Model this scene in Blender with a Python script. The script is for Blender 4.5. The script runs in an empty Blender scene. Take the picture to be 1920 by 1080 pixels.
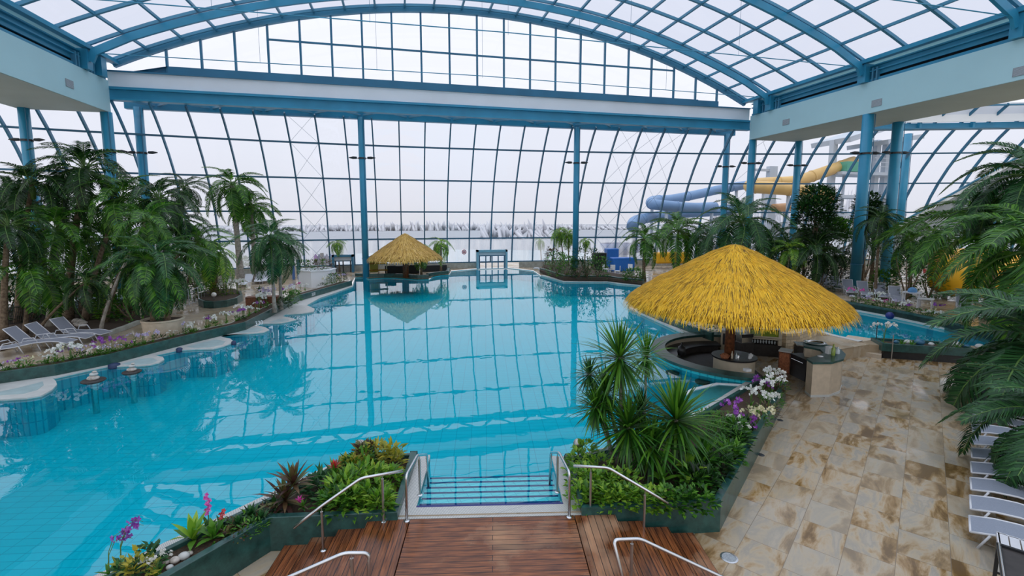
import bpy, math, random
from mathutils import Vector, Matrix, Euler
from mathutils.geometry import tessellate_polygon
PI = math.pi
R = math.radians
random.seed(7)
S = bpy.context.scene
C = S.collection

# ---------------------------------------------------------------- camera
CAM_H, YAW, PTAN = 6.0, R(13.2), .1126
PIT = math.atan(PTAN)
cd = bpy.data.cameras.new('camera')
cd.sensor_width = 36; cd.lens = 900/1920*36; cd.shift_y = -31/1920; cd.clip_end = 2000
cam = bpy.data.objects.new('camera', cd); C.objects.link(cam)
cam.location = (0, 0, CAM_H); cam.rotation_euler = (PI/2-PIT, 0, -YAW)
S.camera = cam
# ---------------------------------------------------------------- sky and exposure
S.view_settings.view_transform = 'Standard'; S.view_settings.look = 'None'
S.view_settings.gamma = 1; S.view_settings.use_curve_mapping = False
S.view_settings.exposure = 0.0
W = bpy.data.worlds.new('overcast_sky'); S.world = W; W.use_nodes = True
n = W.node_tree.nodes; l = W.node_tree.links
tc = n.new('ShaderNodeTexCoord'); sp = n.new('ShaderNodeSeparateXYZ'); l.new(tc.outputs['Generated'], sp.inputs[0])
cr = n.new('ShaderNodeValToRGB'); l.new(sp.outputs['Z'], cr.inputs[0])
e = cr.color_ramp.elements
e[0].position = 0.0; e[0].color = (.31, .31, .325, 1)
e[1].position = 1.0; e[1].color = (.66, .69, .73, 1)
for p_, c_ in ((.03, (.325, .325, .345, 1)), (.12, (.345, .35, .375, 1)), (.48, (.37, .375, .40, 1)), (.72, (.56, .58, .63, 1))):
    q_ = e.new(p_); q_.color = c_
bg = n['Background']; l.new(cr.outputs[0], bg.inputs[0]); bg.inputs[1].default_value = 2.75
S.cycles.max_bounces = 8; S.cycles.diffuse_bounces = 4; S.cycles.transparent_max_bounces = 12

# ---------------------------------------------------------------- measuring helpers: a pixel of the photo met with a real plane
FWD = Vector((math.sin(YAW)*math.cos(PIT), math.cos(YAW)*math.cos(PIT), -math.sin(PIT)))
RGT = Vector((math.cos(YAW), -math.sin(YAW), 0))
UPV = Vector((math.sin(YAW)*math.sin(PIT), math.cos(YAW)*math.sin(PIT), math.cos(PIT)))
def ray(x, y): return FWD + RGT*((x-960)/900) - UPV*((y-509)/900)
def at(x, y, z=0.0):
    d = ray(x, y); t = (z-CAM_H)/d.z; return Vector((d.x*t, d.y*t, z))
def atY(x, y, Y):
    d = ray(x, y); t = Y/d.y; return Vector((d.x*t, Y, CAM_H+d.z*t))
def atX(x, y, X):
    d = ray(x, y); t = X/d.x; return Vector((X, d.y*t, CAM_H+d.z*t))
def depth(P): return (P[0]*FWD.x+P[1]*FWD.y+(P[2]-CAM_H)*FWD.z)
def interp(x, pts):
    if x <= pts[0][0]: return pts[0][1]
    for a, b in zip(pts, pts[1:]):
        if x <= b[0]: return a[1]+(b[1]-a[1])*(x-a[0])/(b[0]-a[0])
    return pts[-1][1]

# ---------------------------------------------------------------- materials
M = {}
def mat(name, col, rough=.5, metal=0, vary=0, scale=6, col2=None, bump=0, bscale=30, island=None, transl=0, spec=.5, detail=4, coat=0):
    m = bpy.data.materials.new(name); m.use_nodes = True
    n, l = m.node_tree.nodes, m.node_tree.links
    p = n['Principled BSDF']
    p.inputs['Base Color'].default_value = (*col, 1); p.inputs['Roughness'].default_value = rough
    p.inputs['Metallic'].default_value = metal; p.inputs['Specular IOR Level'].default_value = spec
    if coat: p.inputs['Coat Weight'].default_value = coat
    src = None
    if island:
        g = n.new('ShaderNodeNewGeometry'); r = n.new('ShaderNodeValToRGB'); l.new(g.outputs['Random Per Island'], r.inputs[0])
        el = r.color_ramp.elements
        for i, (ps, c) in enumerate(island):
            q = el[i] if i < 2 else el.new(ps)
            q.position = ps; q.color = (*c, 1)
        src = r.outputs[0]
    elif vary or col2:
        t = n.new('ShaderNodeTexCoord'); no = n.new('ShaderNodeTexNoise'); no.inputs['Scale'].default_value = scale; no.inputs['Detail'].default_value = detail
        l.new(t.outputs['Object'], no.inputs['Vector'])
        r = n.new('ShaderNodeValToRGB'); l.new(no.outputs[0], r.inputs[0])
        c2 = col2 or tuple(min(1, c*(1+vary)) for c in col); c1 = col if col2 else tuple(c*(1-vary) for c in col)
        r.color_ramp.elements[0].position = .35; r.color_ramp.elements[1].position = .65
        r.color_ramp.elements[0].color = (*c1, 1); r.color_ramp.elements[1].color = (*c2, 1)
        src = r.outputs[0]
    if src: l.new(src, p.inputs['Base Color'])
    if bump:
        t = n.new('ShaderNodeTexCoord'); no = n.new('ShaderNodeTexNoise'); no.inputs['Scale'].default_value = bscale; l.new(t.outputs['Object'], no.inputs['Vector'])
        b = n.new('ShaderNodeBump'); b.inputs['Strength'].default_value = bump; l.new(no.outputs[0], b.inputs['Height']); l.new(b.outputs[0], p.inputs['Normal'])
    if transl:
        tr = n.new('ShaderNodeBsdfTranslucent'); mx = n.new('ShaderNodeMixShader'); mx.inputs[0].default_value = transl
        if src: l.new(src, tr.inputs[0])
        else: tr.inputs[0].default_value = (*col, 1)
        l.new(p.outputs[0], mx.inputs[1]); l.new(tr.outputs[0], mx.inputs[2]); l.new(mx.outputs[0], n['Material Output'].inputs[0])
    M[name] = m; return m
def leafmat(name, a, b, c, transl=.35, rough=.42):
    return mat(name, b, rough, island=[(0, a), (1, c), (.5, b)], transl=transl)
mat('blue_steel', (.03, .27, .44), .38, vary=.08, scale=.6)
mat('blue_mullion', (.03, .17, .29), .4, vary=.1, scale=.5)
mat('slate_mullion', (.03, .13, .22), .4, vary=.1, scale=.5)
mat('roof_frame', (.07, .26, .40), .4, vary=.08, scale=.5)
mat('portal_blue', (.20, .42, .52), .5, vary=.05)
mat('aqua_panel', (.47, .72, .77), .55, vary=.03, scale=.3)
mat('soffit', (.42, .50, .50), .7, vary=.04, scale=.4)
mat('white_panel', (.80, .83, .86), .5, vary=.03, scale=.4)
mat('dark_gap', (.03, .035, .04), .8, vary=.1)
mat('vent_metal', (.30, .33, .35), .5, vary=.2, scale=40)
mat('steel', (.62, .63, .64), .22, metal=1, vary=.05, scale=4)
mat('brushed', (.5, .48, .46), .35, metal=1, vary=.1, scale=3)
mat('white_metal', (.62, .63, .66), .35, vary=.04, scale=5)
mat('grey_sling', (.24, .255, .30), .75, vary=.12, scale=60)
mat('pale_sling', (.62, .64, .68), .7, vary=.1, scale=60)
mat('silver_sling', (.24, .27, .33), .6, vary=.08, scale=60)
mat('soil', (.03, .018, .012), .9, col2=(.075, .045, .025), scale=25, bump=.5)
mat('bark', (.10, .065, .04), .85, col2=(.23, .17, .11), scale=9, bump=.5)
mat('pale_bark', (.20, .18, .15), .8, col2=(.36, .33, .28), scale=7, bump=.4)
mat('crownshaft', (.10, .20, .04), .5, vary=.25, scale=5)
mat('cream', (.62, .54, .41), .6, vary=.05, scale=3)
mat('beige_tile', (.52, .43, .32), .5, vary=.08, scale=5)
mat('wood_post', (.16, .055, .022), .5, vary=.4, scale=10)
mat('black', (.015, .016, .018), .35, vary=.2)
mat('dark_int', (.035, .03, .028), .6, vary=.2)
mat('blue_plastic', (.02, .16, .55), .4, vary=.05)
mat('navy', (.01, .02, .16), .4, vary=.05)
mat('yellow_plastic', (.95, .50, .02), .35, vary=.06, scale=1)
mat('haze_yellow', (.66, .42, .14), .5, vary=.08, scale=.4)  # greyed tone: outdoor haze mixed into the slide colours
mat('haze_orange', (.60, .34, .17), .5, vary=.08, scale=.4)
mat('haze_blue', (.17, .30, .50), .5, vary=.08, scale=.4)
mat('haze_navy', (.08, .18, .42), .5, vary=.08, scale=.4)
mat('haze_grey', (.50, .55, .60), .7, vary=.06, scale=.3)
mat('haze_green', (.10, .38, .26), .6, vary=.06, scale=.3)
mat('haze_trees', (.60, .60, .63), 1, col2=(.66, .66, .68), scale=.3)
mat('snow', (.36, .375, .40), .9, vary=.03, scale=.1)
mat('outdoor_water', (.28, .42, .47), .15, vary=.05, scale=.3)
mat('curb_tile', (.50, .51, .49), .5, vary=.06, scale=4)
mat('niche', (.36, .47, .48), .35, vary=.08, scale=3)
mat('basin_blue', (.012, .03, .09), .5, vary=.1, scale=12)
mat('stone_wall', (.42, .33, .22), .7, col2=(.56, .47, .35), scale=5, bump=.3)
mat('parapet', (.33, .33, .28), .7, col2=(.45, .46, .42), scale=3)
mat('glass_blue', (.55, .75, .8), .05, spec=.8)
mat('bottle_green', (.25, .35, .05), .1, spec=.8)
mat('bottle_clear', (.55, .62, .65), .1, spec=.8)
mat('red', (.55, .02, .03), .5, vary=.1)
mat('white_paper', (.85, .87, .9), .6, vary=.02)
mat('globe_white', (.9, .86, .8), .3, vary=.02)
mat('towel_blue', (.12, .3, .55), .9, vary=.1)
mat('pebble', (.35, .31, .27), .7, col2=(.6, .55, .5), scale=12)
mat('snack', (.35, .12, .05), .7, vary=.4, scale=25)
leafmat('leaf_dark', (.005, .024, .006), (.013, .058, .011), (.035, .12, .02))
leafmat('leaf_mid', (.012, .06, .006), (.04, .17, .014), (.14, .34, .025))
leafmat('leaf_bright', (.05, .16, .015), (.14, .34, .025), (.34, .52, .05))
leafmat('leaf_blue', (.010, .05, .014), (.022, .105, .028), (.06, .20, .05))
leafmat('leaf_brown', (.05, .02, .02), (.12, .06, .03), (.12, .16, .04), .2)
leafmat('leaf_yellow', (.20, .25, .03), (.38, .38, .05), (.55, .45, .05))
leafmat('leaf_red', (.30, .01, .02), (.55, .03, .03), (.75, .10, .08), .3)
leafmat('petal_white', (.80, .80, .76), (.88, .88, .85), (.92, .92, .90), .25)
leafmat('petal_purple', (.22, .03, .35), (.33, .06, .46), (.50, .18, .60), .25)
leafmat('petal_pale', (.50, .42, .68), (.62, .52, .75), (.80, .74, .86), .25)
leafmat('petal_cream', (.75, .68, .38), (.82, .78, .52), (.88, .84, .65), .25)
leafmat('petal_magenta', (.50, .02, .25), (.68, .05, .38), (.78, .20, .52), .25)
mat('thatch', (.8, .5, .05), .75, island=[(0, (.06, .03, .005)), (1, (.86, .56, .06)), (.12, (.30, .16, .01)), (.26, (.80, .46, .012)), (.75, (.92, .56, .02))], transl=.1)
mat('thatch_pale', (.6, .4, .08), .8, island=[(0, (.22, .11, .02)), (1, (.78, .55, .20)), (.25, (.50, .30, .06)), (.6, (.66, .42, .09))], transl=.1)
mat('thatch_base', (.30, .17, .015), .9, vary=.3, scale=8)

def nodes(m): return m.node_tree.nodes, m.node_tree.links
def green_stone():
    m = mat('green_stone', (.02, .1, .09), .28, spec=.6); n, l = nodes(m); p = n['Principled BSDF']
    t = n.new('ShaderNodeTexCoord'); a = n.new('ShaderNodeTexNoise'); a.inputs['Scale'].default_value = 3.5; a.inputs['Detail'].default_value = 8; a.inputs['Roughness'].default_value = .7
    l.new(t.outputs['Object'], a.inputs['Vector']); r = n.new('ShaderNodeValToRGB'); l.new(a.outputs[0], r.inputs[0])
    e = r.color_ramp.elements; e[0].position = .3; e[0].color = (.006, .030, .027, 1); e[1].position = .75; e[1].color = (.032, .12, .105, 1)
    l.new(r.outputs[0], p.inputs['Base Color'])
green_stone()

def tile_mat(name, base, line, bw, bh, rot, mortar=.02, rough=.3, stain=None, vertical=False, vary=.06, stain_scale=1.2, offset=0.0):
    m = mat(name, base, rough); n, l = nodes(m); p = n['Principled BSDF']
    t = n.new('ShaderNodeTexCoord'); mp = n.new('ShaderNodeMapping'); mp.inputs['Rotation'].default_value = (R(90) if vertical else 0, 0, rot)
    l.new(t.outputs['Object'], mp.inputs[0])
    b = n.new('ShaderNodeTexBrick'); b.offset = offset; b.inputs['Scale'].default_value = 1; b.inputs['Brick Width'].default_value = bw; b.inputs['Row Height'].default_value = bh
    b.inputs['Mortar Size'].default_value = mortar; b.inputs['Mortar Smooth'].default_value = .2; b.inputs['Bias'].default_value = 0
    b.inputs['Color1'].default_value = (*[c*(1-vary) for c in base], 1); b.inputs['Color2'].default_value = (*[min(1, c*(1+vary)) for c in base], 1); b.inputs['Mortar'].default_value = (*line, 1)
    l.new(mp.outputs[0], b.inputs['Vector'])
    out = b.outputs['Color']
    if stain:
        # every slab has its own veins: the vein pattern is shifted slab by slab
        sh = n.new('ShaderNodeVectorMath'); sh.operation = 'MULTIPLY_ADD'; sh.inputs[1].default_value = (9, 9, 9)
        bb = n.new('ShaderNodeTexBrick'); bb.offset = offset
        for k in ('Scale', 'Brick Width', 'Row Height'): bb.inputs[k].default_value = b.inputs[k].default_value
        bb.inputs['Mortar Size'].default_value = 0; bb.inputs['Color1'].default_value = (0, 0, 0, 1); bb.inputs['Color2'].default_value = (1, 1, 1, 1); bb.inputs['Bias'].default_value = 0
        l.new(mp.outputs[0], bb.inputs['Vector']); l.new(bb.outputs['Color'], sh.inputs[0]); l.new(mp.outputs[0], sh.inputs[2])
        st = n.new('ShaderNodeMapping'); st.inputs['Scale'].default_value = (.55, 1.7, 1); st.inputs['Rotation'].default_value = (0, 0, .9); l.new(sh.outputs[0], st.inputs[0])
        a = n.new('ShaderNodeTexNoise'); a.inputs['Scale'].default_value = stain_scale; a.inputs['Detail'].default_value = 6; a.inputs['Distortion'].default_value = .5; a.inputs['Roughness'].default_value = .62
        l.new(st.outputs[0], a.inputs['Vector'])
        r = n.new('ShaderNodeValToRGB'); l.new(a.outputs[0], r.inputs[0]); el = r.color_ramp.elements
        for i, (ps, c) in enumerate(stain):
            q = el[i] if i < 2 else el.new(ps)
            q.position = ps; q.color = (*c, 1)
        mx = n.new('ShaderNodeMix'); mx.data_type = 'RGBA'; mx.blend_type = 'MIX'
        pl = n.new('ShaderNodeMix'); pl.data_type = 'RGBA'; pr = n.new('ShaderNodeMapRange'); pr.inputs[1].default_value = .3; pr.inputs[2].default_value = .95; pr.inputs[3].default_value = 0; pr.inputs[4].default_value = .6
        l.new(bb.outputs['Color'], pr.inputs[0]); l.new(pr.outputs[0], pl.inputs[0]); l.new(r.outputs[0], pl.inputs[6]); pl.inputs[7].default_value = (.38, .335, .26, 1)
        l.new(b.outputs['Fac'], mx.inputs[0]); l.new(pl.outputs[2], mx.inputs[6]); mx.inputs[7].default_value = (*line, 1)
        out = mx.outputs[2]
        w = n.new('ShaderNodeTexNoise'); w.inputs['Scale'].default_value = .55; w.inputs['Detail'].default_value = 3; l.new(t.outputs['Object'], w.inputs['Vector'])
        wr = n.new('ShaderNodeMapRange'); wr.inputs[1].default_value = .42; wr.inputs[2].default_value = .62; wr.inputs[3].default_value = .06; wr.inputs[4].default_value = rough
        l.new(w.outputs[0], wr.inputs[0]); l.new(wr.outputs[0], p.inputs['Roughness'])
    l.new(out, p.inputs['Base Color'])
    return m
STAIN = [(.0, (.09, .048, .018)), (1.0, (.40, .35, .28)), (.38, (.15, .085, .028)), (.44, (.27, .165, .065)), (.485, (.38, .27, .15)), (.53, (.42, .34, .235)), (.60, (.31, .28, .23)), (.66, (.40, .34, .26))]
tile_mat('terrace_stone', (.55, .45, .32), (.20, .15, .10), .95, .79, -R(36), .006, .38, stain=STAIN, offset=.5)
STAIN2 = [(.0, (.20, .13, .07)), (1.0, (.46, .38, .28)), (.4, (.34, .24, .14)), (.55, (.42, .33, .22))]
tile_mat('promenade_stone', (.55, .45, .32), (.30, .23, .15), .9, .6, R(20), .006, .38, stain=STAIN2, offset=.5, stain_scale=.8)
tile_mat('pool_tile', (.01, .60, .70), (.0, .40, .52), .50, .25, R(10), .010, .4, vary=.03)
tile_mat('pool_wall_tile', (.03, .64, .74), (.0, .45, .58), .16, .8, 0, .02, .4, vertical=True, vary=.05)
tile_mat('stair_tile', (.60, .84, .86), (.35, .62, .70), .25, .125, -R(11), .008, .4, vary=.03)
tile_mat('grate', (.56, .56, .53), (.30, .31, .31), .03, 1.2, -R(11), .006, .5, vary=.03)
tile_mat('masonry', (.50, .40, .27), (.30, .24, .16), .35, .16, 0, .012, .7, vertical=True, vary=.18, offset=.5)

def wood_mat(name, along_x, board=.135):
    m = mat(name, (.25, .1, .04), .35); n, l = nodes(m); p = n['Principled BSDF']
    t = n.new('ShaderNodeTexCoord'); mp = n.new('ShaderNodeMapping'); l.new(t.outputs['Object'], mp.inputs[0])
    mp.inputs['Rotation'].default_value = (0, 0, 0 if along_x else R(90))
    b = n.new('ShaderNodeTexBrick'); b.offset = .37; b.inputs['Scale'].default_value = 1; b.inputs['Brick Width'].default_value = 6; b.inputs['Row Height'].default_value = board
    b.inputs['Mortar Size'].default_value = .006; b.inputs['Color1'].default_value = (.8, .8, .8, 1); b.inputs['Color2'].default_value = (1.25, 1.2, 1.15, 1); b.inputs['Mortar'].default_value = (.06, .05, .05, 1)
    l.new(mp.outputs[0], b.inputs['Vector'])
    s2 = n.new('ShaderNodeMapping'); s2.inputs['Scale'].default_value = (1.2, 16, 1); l.new(mp.outputs[0], s2.inputs[0])
    g = n.new('ShaderNodeTexNoise'); g.inputs['Scale'].default_value = 2; g.inputs['Detail'].default_value = 7; l.new(s2.outputs[0], g.inputs['Vector'])
    r = n.new('ShaderNodeValToRGB'); l.new(g.outputs[0], r.inputs[0]); e = r.color_ramp.elements
    e[0].position = .3; e[0].color = (.060, .019, .009, 1); e[1].position = .75; e[1].color = (.29, .10, .034, 1)
    dn = n.new('ShaderNodeTexNoise'); dn.inputs['Scale'].default_value = .7; dn.inputs['Detail'].default_value = 5; l.new(t.outputs['Object'], dn.inputs['Vector'])
    dr = n.new('ShaderNodeMapRange'); dr.inputs[1].default_value = .54; dr.inputs[2].default_value = .68; l.new(dn.outputs[0], dr.inputs[0])
    dm = n.new('ShaderNodeMath'); dm.operation = 'MULTIPLY'; dm.inputs[1].default_value = .55; l.new(dr.outputs[0], dm.inputs[0])
    dry = n.new('ShaderNodeMix'); dry.data_type = 'RGBA'; l.new(dm.outputs[0], dry.inputs[0]); l.new(r.outputs[0], dry.inputs[6]); dry.inputs[7].default_value = (.42, .27, .16, 1)
    mx = n.new('ShaderNodeMix'); mx.data_type = 'RGBA'; mx.blend_type = 'MULTIPLY'; mx.inputs[0].default_value = 1
    l.new(dry.outputs[2], mx.inputs[6]); l.new(b.outputs['Color'], mx.inputs[7]); l.new(mx.outputs[2], p.inputs['Base Color'])
    rr = n.new('ShaderNodeMapRange'); rr.inputs[3].default_value = .2; rr.inputs[4].default_value = .6; l.new(dr.outputs[0], rr.inputs[0]); l.new(rr.outputs[0], p.inputs['Roughness'])
    return m
wood_mat('deck_across', True); wood_mat('deck_along', False)

def glass_mat(name, tint, refl=.05):
    m = bpy.data.materials.new(name); m.use_nodes = True; n, l = nodes(m); n.remove(n['Principled BSDF'])
    t = n.new('ShaderNodeBsdfTransparent'); t.inputs[0].default_value = (*tint, 1)
    g = n.new('ShaderNodeBsdfGlossy'); g.inputs['Roughness'].default_value = .03; g.inputs[0].default_value = (.9, .95, 1, 1)
    mx = n.new('ShaderNodeMixShader'); mx.inputs[0].default_value = refl
    l.new(t.outputs[0], mx.inputs[1]); l.new(g.outputs[0], mx.inputs[2]); l.new(mx.outputs[0], n['Material Output'].inputs[0]); M[name] = m
glass_mat('roof_glass', (.76, .79, .87), .03)
glass_mat('wall_glass', (.88, .90, .95), .04)
glass_mat('clear_glass', (.97, .98, 1.0), .03)
def frosted():
    # fogged lower panes: the condensation diffuses what lies behind
    m = bpy.data.materials.new('fogged_glass'); m.use_nodes = True; n, l = nodes(m); n.remove(n['Principled BSDF'])
    t = n.new('ShaderNodeBsdfTransparent'); t.inputs[0].default_value = (.88, .90, .95, 1)
    g = n.new('ShaderNodeBsdfGlossy'); g.inputs['Roughness'].default_value = .05
    d = n.new('ShaderNodeBsdfTranslucent'); d.inputs[0].default_value = (.95, .95, .97, 1)
    m1 = n.new('ShaderNodeMixShader'); m1.inputs[0].default_value = .04; l.new(t.outputs[0], m1.inputs[1]); l.new(g.outputs[0], m1.inputs[2])
    m2 = n.new('ShaderNodeMixShader'); l.new(m1.outputs[0], m2.inputs[1]); l.new(d.outputs[0], m2.inputs[2])
    tc = n.new('ShaderNodeTexCoord'); mp = n.new('ShaderNodeMapping'); mp.inputs['Scale'].default_value = (1.4, 1, .12); l.new(tc.outputs['Object'], mp.inputs[0])
    no = n.new('ShaderNodeTexNoise'); no.inputs['Scale'].default_value = 1; no.inputs['Detail'].default_value = 5; l.new(mp.outputs[0], no.inputs['Vector'])
    mr = n.new('ShaderNodeMapRange'); mr.inputs[1].default_value = .35; mr.inputs[2].default_value = .7; mr.inputs[3].default_value = .12; mr.inputs[4].default_value = .5
    l.new(no.outputs[0], mr.inputs[0]); l.new(mr.outputs[0], m2.inputs[0])
    l.new(m2.outputs[0], n['Material Output'].inputs[0]); M['fogged_glass'] = m
frosted()
def water_mat():
    m = bpy.data.materials.new('pool_water'); m.use_nodes = True; n, l = nodes(m); n.remove(n['Principled BSDF'])
    t = n.new('ShaderNodeBsdfTransparent'); t.inputs[0].default_value = (.45, .98, 1, 1)
    g = n.new('ShaderNodeBsdfGlossy'); g.inputs['Roughness'].default_value = .0; g.inputs[0].default_value = (.95, 1, 1, 1)
    f = n.new('ShaderNodeFresnel'); f.inputs[0].default_value = 1.5
    tc = n.new('ShaderNodeTexCoord'); no = n.new('ShaderNodeTexNoise'); no.inputs['Scale'].default_value = 1.1; no.inputs['Detail'].default_value = 2; l.new(tc.outputs['Object'], no.inputs['Vector'])
    b = n.new('ShaderNodeBump'); b.inputs['Strength'].default_value = .03; b.inputs['Distance'].default_value = .08; l.new(no.outputs[0], b.inputs['Height'])
    l.new(b.outputs[0], g.inputs['Normal']); l.new(b.outputs[0], f.inputs['Normal'])
    mx = n.new('ShaderNodeMixShader'); l.new(f.outputs[0], mx.inputs[0]); l.new(t.outputs[0], mx.inputs[1]); l.new(g.outputs[0], mx.inputs[2])
    l.new(mx.outputs[0], n['Material Output'].inputs[0]); M['pool_water'] = m
water_mat()

# ---------------------------------------------------------------- mesh helpers
class MB:
    def __init__(s): s.v = []; s.f = []; s.m = []; s.mi = 0
    def quad(s, *p):
        b = len(s.v); s.v += [tuple(q) for q in p]; s.f.append(tuple(range(b, b+len(p)))); s.m.append(s.mi)
    def box(s, x0, x1, y0, y1, z0, z1, T=None):
        P = [Vector((x, y, z)) for z in (z0, z1) for x, y in ((x0, y0), (x1, y0), (x1, y1), (x0, y1))]
        if T: P = [T @ q for q in P]
        b = len(s.v); s.v += [tuple(q) for q in P]
        for f in ((3, 2, 1, 0), (4, 5, 6, 7), (0, 1, 5, 4), (1, 2, 6, 5), (2, 3, 7, 6), (3, 0, 4, 7)): s.f.append(tuple(b+i for i in f)); s.m.append(s.mi)
        return s
    def bar(s, a, b, w, h=None, up=(0, 0, 1)):
        h = h or w; a = Vector(a); b = Vector(b); d = (b-a).normalized(); u = Vector(up)
        if abs(d.dot(u)) > .98: u = Vector((0, 1, 0))
        x = d.cross(u).normalized(); u = x.cross(d)
        P = [q + x*sx*w/2 + u*sz*h/2 for q in (a, b) for sx, sz in ((-1, -1), (1, -1), (1, 1), (-1, 1))]
        k = len(s.v); s.v += [tuple(q) for q in P]
        for f in ((3, 2, 1, 0), (4, 5, 6, 7), (0, 1, 5, 4), (1, 2, 6, 5), (2, 3, 7, 6), (3, 0, 4, 7)): s.f.append(tuple(k+i for i in f)); s.m.append(s.mi)
        return s
    def path_bar(s, pts, w, h=None, up=(0, 0, 1)):
        h = h or w; pts = [Vector(p) for p in pts]; rings = []
        for i, p in enumerate(pts):
            d = (pts[min(i+1, len(pts)-1)] - pts[max(i-1, 0)]).normalized(); u = Vector(up); x = d.cross(u)
            if x.length < .05: x = d.cross(Vector((0, 1, 0)))
            x.normalize(); u = x.cross(d)
            b = len(s.v); s.v += [tuple(p + x*sx*w/2 + u*sz*h/2) for sx, sz in ((-1, -1), (1, -1), (1, 1), (-1, 1))]; rings.append(b)
        for a, b in zip(rings, rings[1:]):
            for i in range(4): s.f.append((a+i, a+(i+1) % 4, b+(i+1) % 4, b+i)); s.m.append(s.mi)
        s.f.append(tuple(rings[0]+i for i in (3, 2, 1, 0))); s.m.append(s.mi); s.f.append(tuple(rings[-1]+i for i in range(4))); s.m.append(s.mi)
        return s
    def tube(s, pts, r, n=10, cap=True):
        pts = [Vector(p) for p in pts]; rr = r if isinstance(r, (list, tuple)) else [r]*len(pts); rings = []; pu = None
        for i, p in enumerate(pts):
            d = (pts[min(i+1, len(pts)-1)] - pts[max(i-1, 0)]).normalized()
            if pu is None:
                pu = Vector((0, 0, 1)) if abs(d.z) < .9 else Vector((1, 0, 0))
            x = d.cross(pu).normalized(); pu = x.cross(d).normalized()
            b = len(s.v); rings.append(b)
            for k in range(n):
                a = 2*PI*k/n; s.v.append(tuple(p + (x*math.cos(a) + pu*math.sin(a))*rr[i]))
        for a, b in zip(rings, rings[1:]):
            for i in range(n): s.f.append((a+i, a+(i+1) % n, b+(i+1) % n, b+i)); s.m.append(s.mi)
        if cap:
            s.f.append(tuple(rings[0]+i for i in range(n))[::-1]); s.m.append(s.mi); s.f.append(tuple(rings[-1]+i for i in range(n))); s.m.append(s.mi)
        return s
    def lathe(s, prof, cx=0, cy=0, n=24, a0=0, a1=2*PI):
        full = abs(a1-a0-2*PI) < 1e-6; k = n if full else n+1; b = len(s.v)
        for r, z in prof:
            for i in range(k):
                a = a0+(a1-a0)*i/n; s.v.append((cx+r*math.cos(a), cy+r*math.sin(a), z))
        for j in range(len(prof)-1):
            for i in range(n):
                i2 = (i+1) % k; s.f.append((b+j*k+i, b+j*k+i2, b+(j+1)*k+i2, b+(j+1)*k+i)); s.m.append(s.mi)
        return s
    def poly(s, loops, z, flip=False):
        loops = [[Vector((p[0], p[1], z)) for p in L] for L in loops]
        t = tessellate_polygon(loops); b = len(s.v)
        for L in loops: s.v += [tuple(p) for p in L]
        for f in t:
            A, B, D = [Vector(s.v[b+i]) for i in f]
            up = (B-A).cross(D-A).z > 0
            s.f.append(tuple(b+i for i in (f if up != flip else f[::-1]))); s.m.append(s.mi)
        return s
    def skirt(s, L, z0, z1, closed=True):
        m_ = len(L)
        for i in range(m_ if closed else m_-1):
            p, q = L[i], L[(i+1) % m_]
            s.quad((p[0], p[1], z0), (q[0], q[1], z0), (q[0], q[1], z1), (p[0], p[1], z1))
        return s
    def prism(s, L, z0, z1): s.poly([L], z1); s.poly([L], z0, True); s.skirt(L, z0, z1); return s
    def sphere(s, c, r, n=10, sq=(1, 1, 1)):
        b = len(s.v); m_ = n//2+1
        for j in range(m_+1):
            for i in range(n):
                t = PI*j/m_; a = 2*PI*i/n
                s.v.append((c[0]+r*sq[0]*math.sin(t)*math.cos(a), c[1]+r*sq[1]*math.sin(t)*math.sin(a), c[2]+r*sq[2]*math.cos(t)))
        for j in range(m_):
            for i in range(n): s.f.append((b+j*n+i, b+(j+1)*n+i, b+(j+1)*n+(i+1) % n, b+j*n+(i+1) % n)); s.m.append(s.mi)
        return s
    def mesh(s, name, mats, smooth=False):
        me = bpy.data.meshes.new(name); me.from_pydata(s.v, [], s.f)
        for q in (mats if isinstance(mats, (list, tuple)) else [mats]): me.materials.append(M[q])
        if any(s.m): me.polygons.foreach_set('material_index', s.m)
        if smooth:
            me.polygons.foreach_set('use_smooth', [True]*len(me.polygons))
            if smooth == 'auto': me.set_sharp_from_angle(angle=R(40))
        me.update(); return me
    def build(s, name, mats, parent=None, smooth=False): return link(name, s.mesh(name, mats, smooth), parent)
def link(name, me, parent=None, loc=None, rot=None, scale=None):
    o = bpy.data.objects.new(name, me); C.objects.link(o)
    if parent: o.parent = parent
    if loc is not None: o.location = loc
    if rot is not None: o.rotation_euler = rot
    if scale is not None: o.scale = (scale,)*3 if isinstance(scale, (int, float)) else scale
    return o
def tag(o, label=None, cat=None, group=None, kind=None):
    if label: o['label'] = label
    if cat: o['category'] = cat
    if group: o['group'] = group
    if kind: o['kind'] = kind
    return o
def thing(name, loc, rz=0, label=None, cat=None, group=None, kind=None):
    o = link(name, None, None, loc, (0, 0, rz)); return tag(o, label, cat, group, kind)
def dup(root, loc, rz, label=None, scale=None):
    r = root.copy(); C.objects.link(r); r.location = loc; r.rotation_euler = (0, 0, rz)
    if label: r['label'] = label
    if scale is not None: r.scale = (scale,)*3
    for ch in list(root.children):
        c = ch.copy(); C.objects.link(c); c.parent = r
        for g in list(ch.children):
            d = g.copy(); C.objects.link(d); d.parent = c
    return r

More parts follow.
